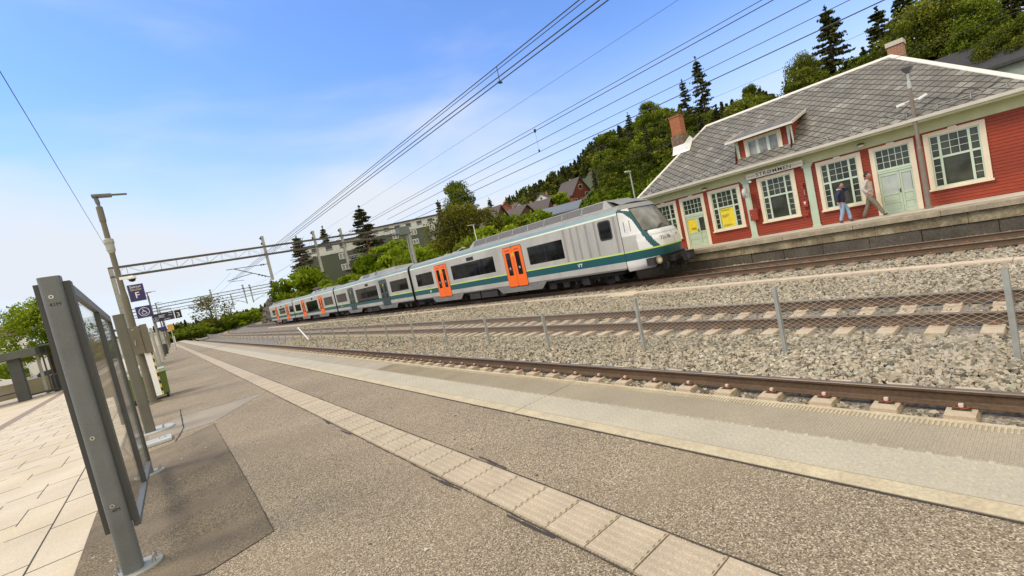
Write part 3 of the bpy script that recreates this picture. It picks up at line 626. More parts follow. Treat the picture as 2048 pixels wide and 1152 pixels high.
cap(P_, Q_, .075); cap(A_, P_, .125); cap(B_, Q_, .075); rc.build('ridge_cap', GUTT, roof)
def rz_at(x): return ez+(x-ex)*t79
sg = MB(); y = 1.1
while y < 14.6:
    if not (6.9 < y < 10.1): sg.box(ex+.2, ex+.225, y-.012, y+.012, ez+.14, ez+.32); sg.box(ex+.2, ex+.5, y-.012, y+.012, ez+.30, ez+.33)
    y += .835
for a, b in ((1.0, 7.3), (10.1, 14.3)):
    for z_ in (.22, .30): sg.tube([(ex+.215, a, ez+z_), (ex+.215, b, ez+z_)], .008, 5)
sg.build('snow_guard', GALV, roof)
wr_ = MB(); pts = [(ex+.5+.18*math.sin(i*1.7), 1.0+i*.22, 0) for i in range(16)]
wr_.tube([(x, y, rz_at(x)+.04) for x, y, z in pts], .014, 5); wr_.build('loose_cable', GREYD, roof)
# dormer
dm = MB(); yd0, yd1 = 7.48, 9.85; zt = 4.64; xf = .03
def rzx(z): return ex+(z-ez)/t79
dm.add([(xf, yd0, 3.5), (xf, yd1, 3.5), (xf, yd1, zt), (xf, yd0, zt)], [(0, 1, 2, 3)])
for y in (yd0, yd1): dm.add([(xf, y, 3.5), (xf, y, zt), (rzx(5.15), y, 5.12), (rzx(3.5)+.02, y, 3.5)], [(0, 1, 2, 3)])
DM = dm.build('dormer', RED, S)
r2_ = uvface('dormer_roof', [[(-.38, 7.26, 4.69), (2.1, 7.26, 5.35), (2.1, 10.12, 5.35), (-.38, 10.12, 4.69)]], SLATE, DM)
e_ = MB()
for y in (7.26, 10.12): e_.add([(-.4, y-.02, 4.71), (1.85, y-.02, 5.31), (1.85, y-.02, 5.20), (-.4, y-.02, 4.58), (-.4, y+.02, 4.71), (1.85, y+.02, 5.31), (1.85, y+.02, 5.20), (-.4, y+.02, 4.58)], [(0, 1, 2, 3), (7, 6, 5, 4), (0, 4, 5, 1), (3, 2, 6, 7), (0, 3, 7, 4)])
e_.box(-.44, -.385, 7.24, 10.14, 4.60, 4.70); e_.build('dormer_fascia', GUTT, DM)
e_ = MB(); e_.add([(-.38, 7.28, 4.655), (1.2, 7.28, 5.07), (1.2, 10.1, 5.07), (-.38, 10.1, 4.655)], [(0, 1, 2, 3)]); e_.build('dormer_soffit', GUTT, DM)
c_ = MB()
for a, b in ((7.46, 7.62), (9.71, 9.87)): c_.box(-.02, xf-.001, a, b, 3.46, 4.63)
c_.box(-.0, .18, 7.455, 7.475, 3.46, 4.6); c_.build('corner_board', MINTW, DM)
def dwin():
    a, b, c, d = 7.86, 9.45, 3.66, 4.6; f = MB()
    f.box(-.02, .028, a, a+.12, c+.07, d); f.box(-.02, .028, b-.12, b, c+.07, d); f.box(-.021, .028, a+.12, b-.12, d-.1, d); f.box(-.05, .028, a-.02, b+.02, c, c+.07); W = f.build('window', CREAM, DM)
    s = MB(); ww = (b-a-.24)/3
    for i in range(3):
        p = a+.12+i*ww; q = p+ww; s.box(-.01, .02, p, p+.06, c+.07, d-.1); s.box(-.01, .02, q-.06, q, c+.07, d-.1); s.box(-.011, .02, p+.06, q-.06, c+.07, c+.13); s.box(-.011, .02, p+.06, q-.06, d-.15, d-.1)
    s.build('sash', MINTW, W); MB().box(.005, .012, a+.13, b-.13, c+.08, d-.11).build('pane', PANEG, W)
dwin()
MB().add([(-.74, 7.25, FH+.18), (-.74, 9.92, FH+.18), (.02, 9.92, 3.56), (.02, 7.25, 3.56), (.02, 9.92, 3.50), (.02, 7.25, 3.50)], [(0, 1, 2, 3), (3, 2, 4, 5)]).build('metal_flashing', mat('zinc_flashing', (.33, .31, .25), .5, .2), S)
for y in (8.12, 8.85): MB().box(-.05, -.03, y-.03, y+.03, 3.42, 3.56).build('flashing_strap', GUTT, DM)
fl = MB()
fl.tube([(.0, 7.46, 4.5), (-.05, 7.43, 4.35), (-.04, 7.44, 3.5), (-.3, 7.35, 3.36)], .035, 8)
fl.build('downpipe', GUTT, DM)
# chimneys
ch = MB(); ch.box(4.35, 4.95, 3.98, 4.52, 5.5, 7.05); CH = ch.build('brick_chimney', BRICK, roof); MB().box(4.3, 5.0, 3.94, 4.56, 7.052, 7.24).build('chimney_cap', SLAB, CH)
cz = 5.25
ch = MB(); ch.box(2.0, 2.55, 13.32, 13.9, 5.6, 7.35); CH = ch.build('terracotta_chimney', TERRA, roof)
MB().box(1.93, 2.62, 13.25, 13.97, 5.3, 6.35).build('stone_chimney_foot', STONE, CH)
MB().box(1.97, 2.58, 13.29, 13.93, 7.35, 7.42).build('chimney_cap', TERRA, CH)
fl = MB(); fl.add([(1.88, 13.15, 5.42), (1.88, 14.0, 5.42), (1.91, 13.93, 5.75), (1.91, 13.25, 5.75), (1.8, 12.95, rz_at(1.8)+.03), (1.8, 14.0, rz_at(1.8)+.03), (2.65, 13.05, rz_at(2.65)+.06), (2.62, 13.2, 6.2)], [(0, 1, 2, 3), (4, 5, 1, 0), (0, 3, 7, 6, 4)]); fl.build('chimney_flashing', WHITE, CH)
# name board and fittings, each hung on the wall
def on_wall(name, label, cat, x, y, z, group=None):
    c, s = math.cos(math.atan(.03)), math.sin(math.atan(.03))
    return thing(name, label, cat, (23.2+x*c-y*s, x*s+y*c, .044+z), math.atan(.03), group)
t = on_wall('station_name_board', 'white board lettered STRØMMEN hung under the eaves of the red station house', 'sign', -.16, 8.38, 2.86)
MB().box(-.02, .02, -1.19, 1.19, -.13, .13).build('board', mat('sign_cream', (.74, .68, .56), .5), t, bevel=.004)
DT = mat('sign_lettering', (.02, .02, .018), .5, var=0)
o = text('lettering', 'STRØMMEN', .225, DT, (-.0245, 0, -.01), (R(90), 0, R(-90)), t, sx=1.15, spacing=1.12, bold=.0012)
for s in (-1, 1):
    p = MB(); x = s*.74 if s < 0 else .74
    for i in range(9):
        w_ = random.choice((.022, .03, .036)); y = (s*.78)+s*i*.042; p.box(-.0225, -.0205, y, y+w_*.6, -.022, .022)
    p.build('small_lettering', PTXT, t)
t = on_wall('platform_clock', 'round grey double faced station clock on a bracket beside the name board', 'clock', -.42, 9.63, 2.16)
MB().tube([(0, -.07, 0), (0, .07, 0)], [.23, .23], 28).build('clock_case', GREYL, t, bevel=.01)
MB().tube([(0, -.078, 0), (0, -.071, 0)], [.2, .2], 28).build('clock_face', SIGNW, t)
MB().box(-.008, .008, -.083, -.079, -.01, .13).build('hour_hand', BLACK, t); MB().box(-.1, .0, -.083, -.079, -.007, .007).build('minute_hand', BLACK, t)
MB().box(.23, .42, -.02, .02, -.03, .03).build('bracket', GREYL, t)
t = on_wall('wall_cabinet', 'red metal cabinet hung on the pilaster below the clock', 'cabinet', -.26, 9.5, .8)
MB().box(0, .2, -.17, .17, 0, .53).build('cabinet_body', REDP, t, bevel=.01); MB().box(-.012, -.001, -.155, .155, .02, .51).build('cabinet_door', REDP, t, bevel=.005); MB().box(-.02, -.012, .1, .12, .24, .29).build('lock', GREYL, t); MB().box(.02, .2, -.19, -.171, .3, .56).build('side_flap', REDP, t)
t = on_wall('wall_horn', 'small red horn fitting on the wall beside the middle window', 'fitting', -.1, 7.38, 1.9); MB().box(-.03, .1, -.05, .05, 0, .1).build('fitting_body', REDP, t); MB().tube([(-.03, 0, -.03), (-.03, 0, -.14)], [.03, .05], 8).build('horn', REDP, t)
t = on_wall('wall_lever', 'thin red lever with a knob under the horn fitting', 'fitting', -.06, 7.35, 1.45); MB().tube([(0, 0, 0), (0, 0, .28)], .008, 6).build('rod', CLIPW, t); MB().tube([(0, 0, -.04), (0, 0, .02)], .025, 8).build('knob', REDP, t)
t = on_wall('letter_box', 'red wall box with a white T shaped mark beside the middle window', 'box', -.15, 7.38, .93); MB().box(0, .14, -.1, .1, 0, .28).build('box_body', REDP, t, bevel=.008)
MB().box(-.004, 0, -.05, .05, .21, .24).box(-.004, 0, -.016, .016, .12, .209).build('white_mark', SIGNW, t)
t = on_wall('wall_ledge', 'small red ledge fitting low on the wall near the pilaster', 'fitting', -.1, 7.42, .55); MB().box(0, .1, -.09, .09, 0, .05).build('ledge', REDP, t); MB().box(.0, .1, -.09, -.05, .05, .12).build('stop', REDP, t)
for (y, z, lab, big) in ((5.12, 2.92, 'round globe lamp on the eaves above the two walkers', 1), (11.62, 2.85, 'round globe lamp on the eaves beside the poster door', 1), (9.42, 2.62, 'small white lamp under the left end of the name board', .6)):
    t = on_wall('wall_lamp', lab, 'lamp', -.2, y, z, 'wall lamps of the station')
    MB().lathe([(.02*big, .09*big), (.115*big, .06*big), (.125*big, .0), (.118*big, 0)][::-1], (0, 0, 0), 16).build('lamp_cap', GREYD if big == 1 else WHITE, t)
    MB().lathe([(.04*big, -.09*big), (.085*big, -.07*big), (.108*big, -.02*big), (.108*big, -.001)], (0, 0, 0), 16).build('globe', CREAM if big == 1 else SIGNW, t, smooth=True)
    MB().tube([(0, 0, .05), (.19, 0, .05)], .018, 6).build('arm', GREYD, t)
# platform lamp post with cameras in front of station
t = thing('platform_lamp_post', 'tall brown grey lamp post with two white cameras in front of the station door', 'lamp post', (22.45, 3.36, .044))
MB().lathe([(.13, 0), (.13, .04), (.085, .06), (.08, 2.2), (.075, 2.25), (.062, 2.27), (.055, 4.4), (.05, 4.42)], (0, 0, 0), 14).build('pole', mat('brown_grey_pole', (.21, .17, .13), .6, .1), t, smooth=False)
MB().lathe([(.058, 4.4), (.06, 4.62), (.035, 4.64), (.033, 4.95)], (0, 0, 0), 12).build('pole_top', GREYL, t)
MB().add([(-.2, .16, 5.13), (.2, .16, 5.13), (.2, -.16, 5.13), (-.2, -.16, 5.13), (-.05, .04, 4.93), (.05, .04, 4.93), (.05, -.04, 4.93), (-.05, -.04, 4.93)], [(0, 1, 2, 3), (7, 6, 5, 4), (0, 4, 5, 1), (1, 5, 6, 2), (2, 6, 7, 3), (3, 7, 4, 0)]).build('lamp_head', GREYP, t)
for s, lab in ((1, 'white surveillance camera on the left side of the brown lamp post'), (-1, 'white surveillance camera on the right side of the brown lamp post')):
    c = thing('security_camera', lab, 'camera', (22.45, 3.36+s*.07, 4.0), 0, 'cameras on the lamp post')
    b = MB(); b.bar((-.05, s*.12, -.03), (-.08, s*.36, -.06 if s > 0 else .06), .09, .09); b.build('camera_body', WHITE, c, bevel=.015); MB().tube([(0, 0, 0), (-.03, s*.14, 0)], .02, 6).build('camera_arm', WHITE, c)
t = thing('slim_lamp_post', 'slim grey lamp post with a flat head at the far corner of the station', 'lamp post', (22.6, 15.7, .044))
MB().lathe([(.07, 0), (.065, 3.2), (.045, 3.25), (.04, 4.95)], (0, 0, 0), 10).build('pole', GALV, t); MB().box(-.42, .06, -.07, .07, 4.93, 5.0).build('lamp_head', GREYL, t, bevel=.01)
# ================================================================== PEOPLE
SKIN = mat('skin', (.46, .24, .16), .55, var=.05); HAIR = mat('dark_hair', (.018, .013, .01), .7, var=.1)
def skin_obj(name, J, E, m, parent, root=0, sub=1):
    me = bpy.data.meshes.new(name); me.from_pydata([j[0] for j in J], E, []); o = bpy.data.objects.new(name, me); COL.objects.link(o)
    sk = o.modifiers.new('skin', 'SKIN'); sk.use_smooth_shade = True
    lay = me.skin_vertices.new(name='') if not me.skin_vertices else me.skin_vertices[0]
    for i, j in enumerate(J): r = j[1]; lay.data[i].radius = r if isinstance(r, tuple) else (r, r); lay.data[i].use_root = (i == root)
    sb = o.modifiers.new('sub', 'SUBSURF'); sb.levels = sub; sb.render_levels = sub+1
    me.materials.append(m); o.parent = parent; return o
def person(label, loc, rz, H, top, pants, shoe, P, hood=None, group='people walking on the far platform'):
    # local frame: x = walking direction, y = left side of the person, z up ; unit = stature
    t = thing('person', label, 'person', loc, rz, group); s = H
    def V(p): return (p[0]*s, p[1]*s, p[2]*s)
    hipz = .515; pel = (0, 0, hipz); che = (P['lean']*.6, 0, .70); neck = (P['lean'], 0, .835); head = (P['lean']+.018, 0, .905)
    lh = (0, .05, hipz-.01); rh = (0, -.05, hipz-.01); ls = (P['lean'], .105, .80); rs = (P['lean'], -.105, .80)
    # body core under clothes incl. hands, one continuous skin
    J = [(V(pel), .07*s), (V(che), (.062*s, .085*s)), (V(neck), .033*s), (V((neck[0]+.01, 0, .865)), .031*s)]
    J[0] = (V(pel), (.055*s, .075*s)); E = [(0, 1), (1, 2), (2, 3)]
    def chain(start, pts, rr):
        p = start
        for q, r in zip(pts, rr): J.append((V(q), r*s)); E.append((p, len(J)-1)); p = len(J)-1
        return p
    for side, S_ in (('L', ls), ('R', rs)):
        el, wr, hd = P['arm'+side]; a = chain(1, [S_], [.032]); chain(a, [el, wr], [.024, .016])
    for side in 'LR':
        h = lh if side == 'L' else rh; kn, an = P['leg'+side][:2]; chain(0, [h, kn, an], [.05, .034, .023])
    skin_obj('body', J, E, SKIN, t)
    # clothes: jacket
    Jc = [(V((0, 0, hipz-P.get('hem', .05))), (.080*s, .095*s)), (V((che[0]*.5, 0, .61)), (.082*s, .095*s)), (V(che), (.088*s, .10*s)), (V((P['lean'], 0, .795)), (.068*s, .085*s)), (V((P['lean']+.002, 0, .842)), .04*s)]
    Ec = [(0, 1), (1, 2), (2, 3), (3, 4)]
    for side, S_ in (('L', ls), ('R', rs)):
        el, wr, hd = P['arm'+side]; n0 = len(Jc); w2 = tuple(el[i]+(wr[i]-el[i])*.93 for i in range(3))
        Jc += [(V(S_), .05*s), (V(el), .042*s), (V(w2), .032*s)]; Ec += [(3, n0), (n0, n0+1), (n0+1, n0+2)]
    skin_obj('jacket', Jc, Ec, top, t, root=2)
    Jp = [(V((0, 0, hipz+.02)), (.06*s, .08*s)), (V((0, 0, hipz-.02)), (.062*s, .084*s))]; Ep = [(0, 1)]
    for side in 'LR':
        h = lh if side == 'L' else rh; kn, an = P['leg'+side][:2]; n0 = len(Jp); a2 = tuple(kn[i]+(an[i]-kn[i])*.97 for i in range(3))
        th = tuple(h[i]+(kn[i]-h[i])*.45 for i in range(3))
        Jp += [(V((h[0], h[1], h[2]-.03)), .064*s), (V(th), .058*s), (V(kn), .046*s), (V(a2), .037*s)]; Ep += [(1, n0), (n0, n0+1), (n0+1, n0+2), (n0+2, n0+3)]
    skin_obj('trousers', Jp, Ep, pants, t)
    for side in 'LR':
        kn, an, toe = P['leg'+side]; d = Vector(toe)-Vector(an); 
        b = MB(); prof = []
        heel = Vector(an)+Vector((-.022, 0, -.012)); m_ = Vector(an)*.5+Vector(toe)*.5
        skin_obj('shoe', [(V(heel), .024*s), (V(tuple(m_+Vector((0, 0, -.004)))), (.024*s, .022*s)), (V(tuple(Vector(toe)-Vector((.012, 0, 0)))), (.021*s, .014*s))], [(0, 1), (1, 2)], shoe, t)
    # head
    hm = bmesh.new(); bmesh.ops.create_icosphere(hm, subdivisions=4, radius=1)
    for v in hm.verts:
        x, y, z = v.co; jaw = max(0, -z)
        nx_ = x*.092*(1-.1*jaw); ny_ = y*.075*(1-.28*jaw**1.4); nz_ = z*.118
        if x > .3: nx_ += .004*math.exp(-((z+.42)**2)/.02-(y**2)/.12)      # lips/chin
        nx_ += .020*math.exp(-((z+.08)**2)/.03-(y**2)/.02)*(x > .5)          # nose
        nx_ -= .009*sum(math.exp(-((z-.12)**2)/.012-((y-q*.38)**2)/.02) for q in (-1, 1))*(x > .5)   # eye sockets
        ny_ += (.012 if y > 0 else -.012)*math.exp(-((z+.02)**2)/.04-((x+.05)**2)/.02)*(abs(y) > .9)   # ears
        v.co = Vector((nx_*1.08, ny_*1.05, nz_))*s/1.78*1.78*.62
        v.co += Vector(V((head[0]+.005, 0, head[2]+.028)))
    me = bpy.data.meshes.new('head'); hm.to_mesh(me); hm.free(); me.materials.append(SKIN); me.polygons.foreach_set('use_smooth', [True]*len(me.polygons)); ho = bpy.data.objects.new('head', me); COL.objects.link(ho); ho.parent = t
    hm = bmesh.new(); bmesh.ops.create_icosphere(hm, subdivisions=4, radius=1)
    kill = [v for v in hm.verts if (v.co.x > .42 and v.co.z < .52) or v.co.z < -.38 or (v.co.x > .1 and v.co.z < .12 and abs(v.co.y) < 2 and v.co.x > .1)]
    bmesh.ops.delete(hm, geom=kill, context='VERTS')
    for v in hm.verts:
        x, y, z = v.co; k = 1+.03*math.sin(x*23)*math.sin(y*19+z*17); v.co = Vector((x*.1035*k-.004, y*.084*k, z*.132*k+.004))*s*.62+Vector(V((head[0]+.005, 0, head[2]+.028)))
    me = bpy.data.meshes.new('hair'); hm.to_mesh(me); hm.free(); me.materials.append(HAIR); me.polygons.foreach_set('use_smooth', [True]*len(me.polygons)); o = bpy.data.objects.new('hair', me); COL.objects.link(o); o.parent = t
    # hands: palm, thumb and four fingers each
    for side in 'LR':
        el, wr, hd = P['arm'+side]; w_ = Vector(V(wr)); d = (Vector(V(hd))-w_).normalized(); sgn = 1 if side == 'L' else -1
        lat = Vector((1, 0, 0)) if abs(d.x) < .7 else Vector((0, 0, 1)); lat = (lat-d*lat.dot(d)).normalized(); nrm = d.cross(lat)*sgn
        Jh = [(tuple(w_-d*.01*s), .014*s), (tuple(w_+d*.028*s), (.02*s, .013*s)), (tuple(w_+d*.045*s), (.021*s, .012*s))]; Eh = [(0, 1), (1, 2)]
        for i, (o_, l_) in enumerate(((.015, .9), (.005, 1.05), (-.005, 1.0), (-.015, .8))):
            b0 = w_+d*.05*s+lat*o_*s; k0 = b0+d*.022*l_*s-nrm*.002*s; k1 = k0+d*.014*l_*s-nrm*.012*s; n0 = len(Jh)
            Jh += [(tuple(b0), .0062*s), (tuple(k0), .0055*s), (tuple(k1), .0048*s)]; Eh += [(2, n0), (n0, n0+1), (n0+1, n0+2)]
        n0 = len(Jh); b0 = w_+d*.018*s+lat*.018*s; Jh += [(tuple(b0), .007*s), (tuple(b0+d*.02*s+lat*.014*s), .0062*s), (tuple(b0+d*.036*s+lat*.016*s-nrm*.006*s), .0052*s)]; Eh += [(1, n0), (n0, n0+1), (n0+1, n0+2)]
        skin_obj('hand', Jh, Eh, SKIN, t)
    if hood:
        skin_obj('hood', [(V((P['lean']-.045, -.035, .845)), .022*s), (V((P['lean']-.05, 0, .85)), .026*s), (V((P['lean']-.045, .035, .845)), .022*s), (V((P['lean']+.005, .05, .835)), .017*s), (V((P['lean']+.045, .03, .80)), .012*s), (V((P['lean']+.005, -.05, .835)), .017*s), (V((P['lean']+.045, -.03, .80)), .012*s)], [(0, 1), (1, 2), (2, 3), (3, 4), (0, 5), (5, 6)], hood, t, root=1)
    return t
# both walk towards the right of the picture (-Y); their left side faces the station... frame x -> -Y
BEIGE = mat('beige_jacket', (.50, .43, .36), .85, var=.12, vs=9); KHAKI = mat('khaki_trousers', (.17, .145, .095), .85, var=.15, vs=9)
NAVYJ = mat('navy_jacket', (.022, .028, .06), .8, var=.15, vs=9); JEANS = mat('light_jeans', (.27, .38, .50), .85, var=.2, vs=12); HOODM = mat('grey_hood', (.5, .46, .42), .85); SHOE = mat('dark_shoe', (.03, .022, .02), .5)
person('walking man in beige jacket and khaki trousers striding in front of the mint door', (22.25, 4.98, .05), R(-90), 1.79, BEIGE, KHAKI, SHOE,
       dict(hem=.06, lean=.0, armL=((-.03, .14, .655), (.035, .13, .53), (.055, .125, .46)), armR=((-.065, -.14, .66), (.03, -.145, .555), (.075, -.135, .50)),
            legL=((-.06, .05, .285), (-.165, .045, .06), (-.105, .045, .018)), legR=((.115, -.05, .29), (.215, -.055, .055), (.29, -.055, .045))))
person('walking person in navy jacket and light blue jeans with one hand raised to the face', (22.15, 5.86, .05), R(-90), 1.63, NAVYJ, JEANS, SHOE,
       dict(lean=.0, armL=((.15, .075, .825), (.078, .03, .875), (.045, .015, .89)), armR=((-.05, -.15, .665), (-.045, -.16, .53), (-.04, -.155, .45)),
            legL=((.085, .05, .29), (.115, .045, .05), (.175, .045, .018)), legR=((-.005, -.05, .285), (-.075, -.05, .055), (-.015, -.05, .016))), hood=HOODM)
# ================================================================== TRAIN
TS = mat('train_grey', (.45, .43, .375), .36, .2, var=.1, vs=.5, var2=.05, vs2=12, stretch=(1, 1, .25), stain=(.37, .345, .29), stain_s=1.1, stain_t=(.5, .75)); TG = mat('train_skirt', (.17, .165, .145), .55, .1, var=.15, vs=1.5)
TW = mat('train_white', (.72, .71, .68), .22, .1, var=.03); TEAL = mat('train_teal', (.012, .085, .095), .3, .1, var=.05); LIME = mat('train_lime', (.52, .66, .10), .4, var=0)
TLINE = mat('train_pale_line', (.70, .72, .50), .4, var=.05); TBAND = mat('train_roof_band', (.17, .25, .235), .35, .15, var=.08, vs=1.5); TROOF = mat('train_roof', (.27, .26, .225), .55, .1, var=.12, vs=1.2, var2=.08, vs2=12)
ORG = mat('door_orange', (.84, .135, .008), .35, var=.04); DTEAL = mat('door_dark', (.03, .055, .055), .3, var=.1); RUBB = mat('rubber_seal', (.02, .018, .015), .6)
TGL = glassm('train_glass', (.008, .008, .009), .05, .22); UND = mat('underframe', (.013, .010, .008), .85, var=.5, vs=3, var2=.3, vs2=14); UNDL = mat('underframe_grey', (.026, .022, .018), .7, var=.3, vs=4)
GRILL = mat('roof_grille', (.115, .11, .10), .7, .2, var=.15, vs=12); WSG = glassm('windscreen', (.14, .135, .115), .07, .6)
TX = C3; TR_ = thing('passenger_train', 'four car grey passenger train with orange doors and teal stripe', 'train', (TX, 11, ZR))
TO = (TX, 11, ZR)
W2 = 1.55
SIDE = [(W2-.03, .03), (W2, .06), (W2, .34), (W2, .70), (W2, .76), (W2, 1.5), (W2, 2.46), (W2-.012, 2.53), (W2-.10, 2.70), (W2-.22, 2.79), (W2-.45, 2.87), (.7, 2.92), (0, 2.95)]
BAND = [0, 0, 1, 2, 3, 3, 4, 5, 6, 6, 6, 6]
CM = [TS, TEAL, LIME, TS, TLINE, TBAND, TROOF]
def car_body(y0, y1, cuts=()):
    pr = [(-x, z) for x, z in SIDE]+[(x, z) for x, z in SIDE[::-1][1:]]; bd = BAND+BAND[::-1]; n = len(pr)
    ys_ = [y0, y1]; mb = MB()
    for y in ys_: mb.v += [(x+TX, y, z) for x, z in pr]
    for j in range(n-1): mb.f.append((j, n+j, n+j+1, j+1)); mb.m.append(bd[j])
    mb.f += [tuple(range(n)), tuple(reversed(range(n, 2*n))), (0, n-1, 2*n-1, n)]; mb.m += [7, 7, 7]
    return mb
def sd(y0, y1, z0, z1, mb, m, d0=.004, d1=.0, sides=(-1, 1)):
    for s in sides:
        a, b = sorted((TX+s*(W2+d0), TX+s*(W2-.05+d1))); mb.box(a, b, y0, y1, z0, z1, m)
def rrect(y0, y1, z0, z1, r, d, mb, m, side=-1, th=.03):
    pts = []
    for cx, cy, a0 in ((y1-r, z1-r, 0), (y0+r, z1-r, 90), (y0+r, z0+r, 180), (y1-r, z0+r, 270)):
        for k in range(4): a = R(a0+k*30); pts.append((cx+r*math.cos(a), cy+r*math.sin(a)))
    s = side; mb.prism(pts, lambda a, b, dd: (TX+s*(W2+dd), a, b), d-th, d, m)
def door(yc, car, orange):
    mb = MB(); y0, y1 = yc-.87, yc+.87; z0, z1 = -.04, 2.27; ORp = [ORG, TGL, RUBB, mat_y if True else None] if orange else [DTEAL, TGL, RUBB, mat_y]
    rrect(y0-.03, y1+.03, z0-.03, z1+.03, .12, .006, mb, 2)
    rrect(y0, yc-.012, z0, z1, .09, .016, mb, 0); rrect(yc+.012, y1, z0, z1, .09, .016, mb, 0)
    for s in (-1, 1):
        c = yc+s*.43
        rrect(c-.20, c+.20, .62, 1.95, .03, .022, mb, 1)
        for sd_ in (-1,):
            mb.box(*sorted((TX+sd_*(W2+.0225), TX+sd_*(W2+.026))), c-.1, c+.1, .98+.0, 1.0, 3) if orange else None
            mb.box(*sorted((TX+sd_*(W2+.0225), TX+sd_*(W2+.026))), c-.06, c+.06, 1.03, 1.09, 3)
            mb.box(*sorted((TX+sd_*(W2+.0165), TX+sd_*(W2+.022))), yc+s*.06-.03, yc+s*.06+.03, 1.7, 1.93, 4)
            mb.box(*sorted((TX+sd_*(W2+.0165), TX+sd_*(W2+.022))), yc+s*.42-.22, yc+s*.42+.22, 2.06, 2.12, 5) if orange else None
    return mb.build('door', ORp+[YPOST, mat_or2], car, off=TO)
mat_y = mat('door_sticker', (.5, .5, .46), .5, var=0); mat_or2 = mat('door_header', (.42, .05, .004), .4, var=0)
CARS = [(12.55, 33.62, True, (20.3, 28.78), ((16.2, 18.94, 1.02, 2.0), (22.2, 27.3, 1.02, 2.0), (30.12, 32.82, 1.02, 1.98)), 24.75),
        (34.05, 53.98, False, (39.6, 48.5), ((34.52, 38.03, 1.0, 1.96), (41.2, 47.0, .60, 1.95), (50.12, 53.55, 1.0, 1.92)), 43.6),
        (54.4, 74.95, True, (60.15, 69.05), ((55.2, 58.7, .96, 1.92), (61.7, 67.3, .52, 1.92), (70.65, 73.85, .95, 1.9)), 64),
        (75.35, 93.7, True, (79.55, 87.8), ((75.45, 77.9, .96, 1.9), (81.05, 85.5, .96, 1.9), (89.1, 91.5, .96, 1.9)), 83.5)]
for ci, (y0, y1, orange, doors_, wins, dsp) in enumerate(CARS):
    car = car_body(y0, y1).build('train_car', CM+[RUBB], TR_, off=TO)
    for yc in doors_: door(yc, car, orange)
    for a, b, z0, z1 in wins:
        mb = MB(); rrect(a, b, z0, z1, .04, .005, mb, 0); n = max(1, round((b-a)/1.75))
        for i in range(1, n):
            q = a+(b-a)*i/n
            for s in (-1,): mb.box(*sorted((TX+s*(W2+.0052), TX+s*(W2+.007))), q-.012, q+.012, z0+.02, z1-.02, 1)
        mb.build('side_window', [TGL, RUBB], car, off=TO)
    mb = MB(); rrect(dsp-.42, dsp+.42, 2.06, 2.3, .02, .005, mb, 0); mb.build('destination_display', TGL, car, off=TO)
    # skirts with cut-outs
    mb = MB(); sk = []
    for yc in doors_: sk.append((yc-1.9, yc+1.7))
    for a, b in sk:
        for s in (-1, 1):
            mb.prism([(a-.5, .03), (a, -.38), (b, -.38), (b+.5, .03)], lambda p, q, d: (TX+s*d, p, q), W2-.06, W2-.015)
    for s in (-1, 1): mb.box(*sorted((TX+s*(W2-.03), TX+s*(W2-.3))), y0+.1, y1-.1, -.02, .03)
    mb.build('skirt', TG, car, off=TO)
    mb = MB(); mb.box(TX-1.3, TX+1.3, y0+.4, y1-.4, -.22, .029, 0)
    a, b = doors_; 
    for k, (p, q) in enumerate(((a+2.4, a+4.2), (a+4.35, a+5.6))): mb.box(TX-1.42, TX+1.42, p, q, -.5, -.05, 1 if ci == 0 or k else 0)
    for i in range(26):
        p = random.uniform(y0+.5, y1-1.2); mb.box(TX-1.2-random.uniform(0, .2), TX-1.0, p, p+random.uniform(.15, .7), -.5, -.1+random.uniform(-.1, .1), 0)
    mb.build('underframe_gear', [UND, UNDL], car, off=TO)
def roofbox(y0, y1, car, grilles, z1=3.26, hw=1.14):
    mb = MB(); zb = 2.84
    mb.add([(TX-hw, y0+.0, zb), (TX+hw, y0, zb), (TX+hw, y1, zb), (TX-hw, y1, zb), (TX-hw+.22, y0+.5, z1), (TX+hw-.22, y0+.5, z1), (TX+hw-.22, y1-.5, z1), (TX-hw+.22, y1-.5, z1)], [(4, 5, 6, 7), (0, 1, 5, 4), (1, 2, 6, 5), (2, 3, 7, 6), (3, 0, 4, 7)])
    o = mb.build('roof_unit', TROOF, car, off=TO)
    g = MB(); p = MB(); y = y0+.62
    for L_ in grilles:
        def q(t, z, e): return (TX-(hw-.22*(z-zb)/(z1-zb))-e, t, z)
        a, b = y, y+L_; 
        if L_ > 0:
            g.add([q(a, zb+.07, .006), q(b, zb+.07, .006), q(b, z1-.03, .006), q(a, z1-.03, .006)], [(0, 1, 2, 3)])
            nsl = 5
            p.add([q(b+.03, zb, .03), q(b+.10, zb, .03), q(b+.10, z1, .03), q(b+.03, z1, .03)], [(0, 1, 2, 3)])
        y += abs(L_)+.13
    for i in range(len(g.f)): gg = MB(); gg.add([g.v[j] for j in g.f[i]], [(0, 1, 2, 3)]); gg.build('roof_grille', GRILL, car, off=TO); p.build('roof_bracket', GREYL, car, off=TO)
carsO = [o for o in TR_.children if o.name.startswith('train_car')]
roofbox(13.0, 25.2, carsO[0], [1.25]*8, 3.27); roofbox(37.2, 46.6, carsO[1], [-3.6, .5, -1.2, .8, .8], 3.2); roofbox(58, 66, carsO[2], [.7, .7, -1, .5, .5, -.6, .8], 3.15, .95)
roofbox(84, 92.6, carsO[3], [1.2]*5, 3.2)
ped = MB()
for y in (27.2, 28.4): ped.box(TX-.9, TX-.6, y, y+.5, 2.86, 2.95)
ped.tube([(TX-.7, 27.6, 2.9), (TX-.6, 26.8, 3.1), (TX-.6, 26.4, 3.05)], .03, 6); ped.build('roof_fitting', GREYL, carsO[0], off=TO)
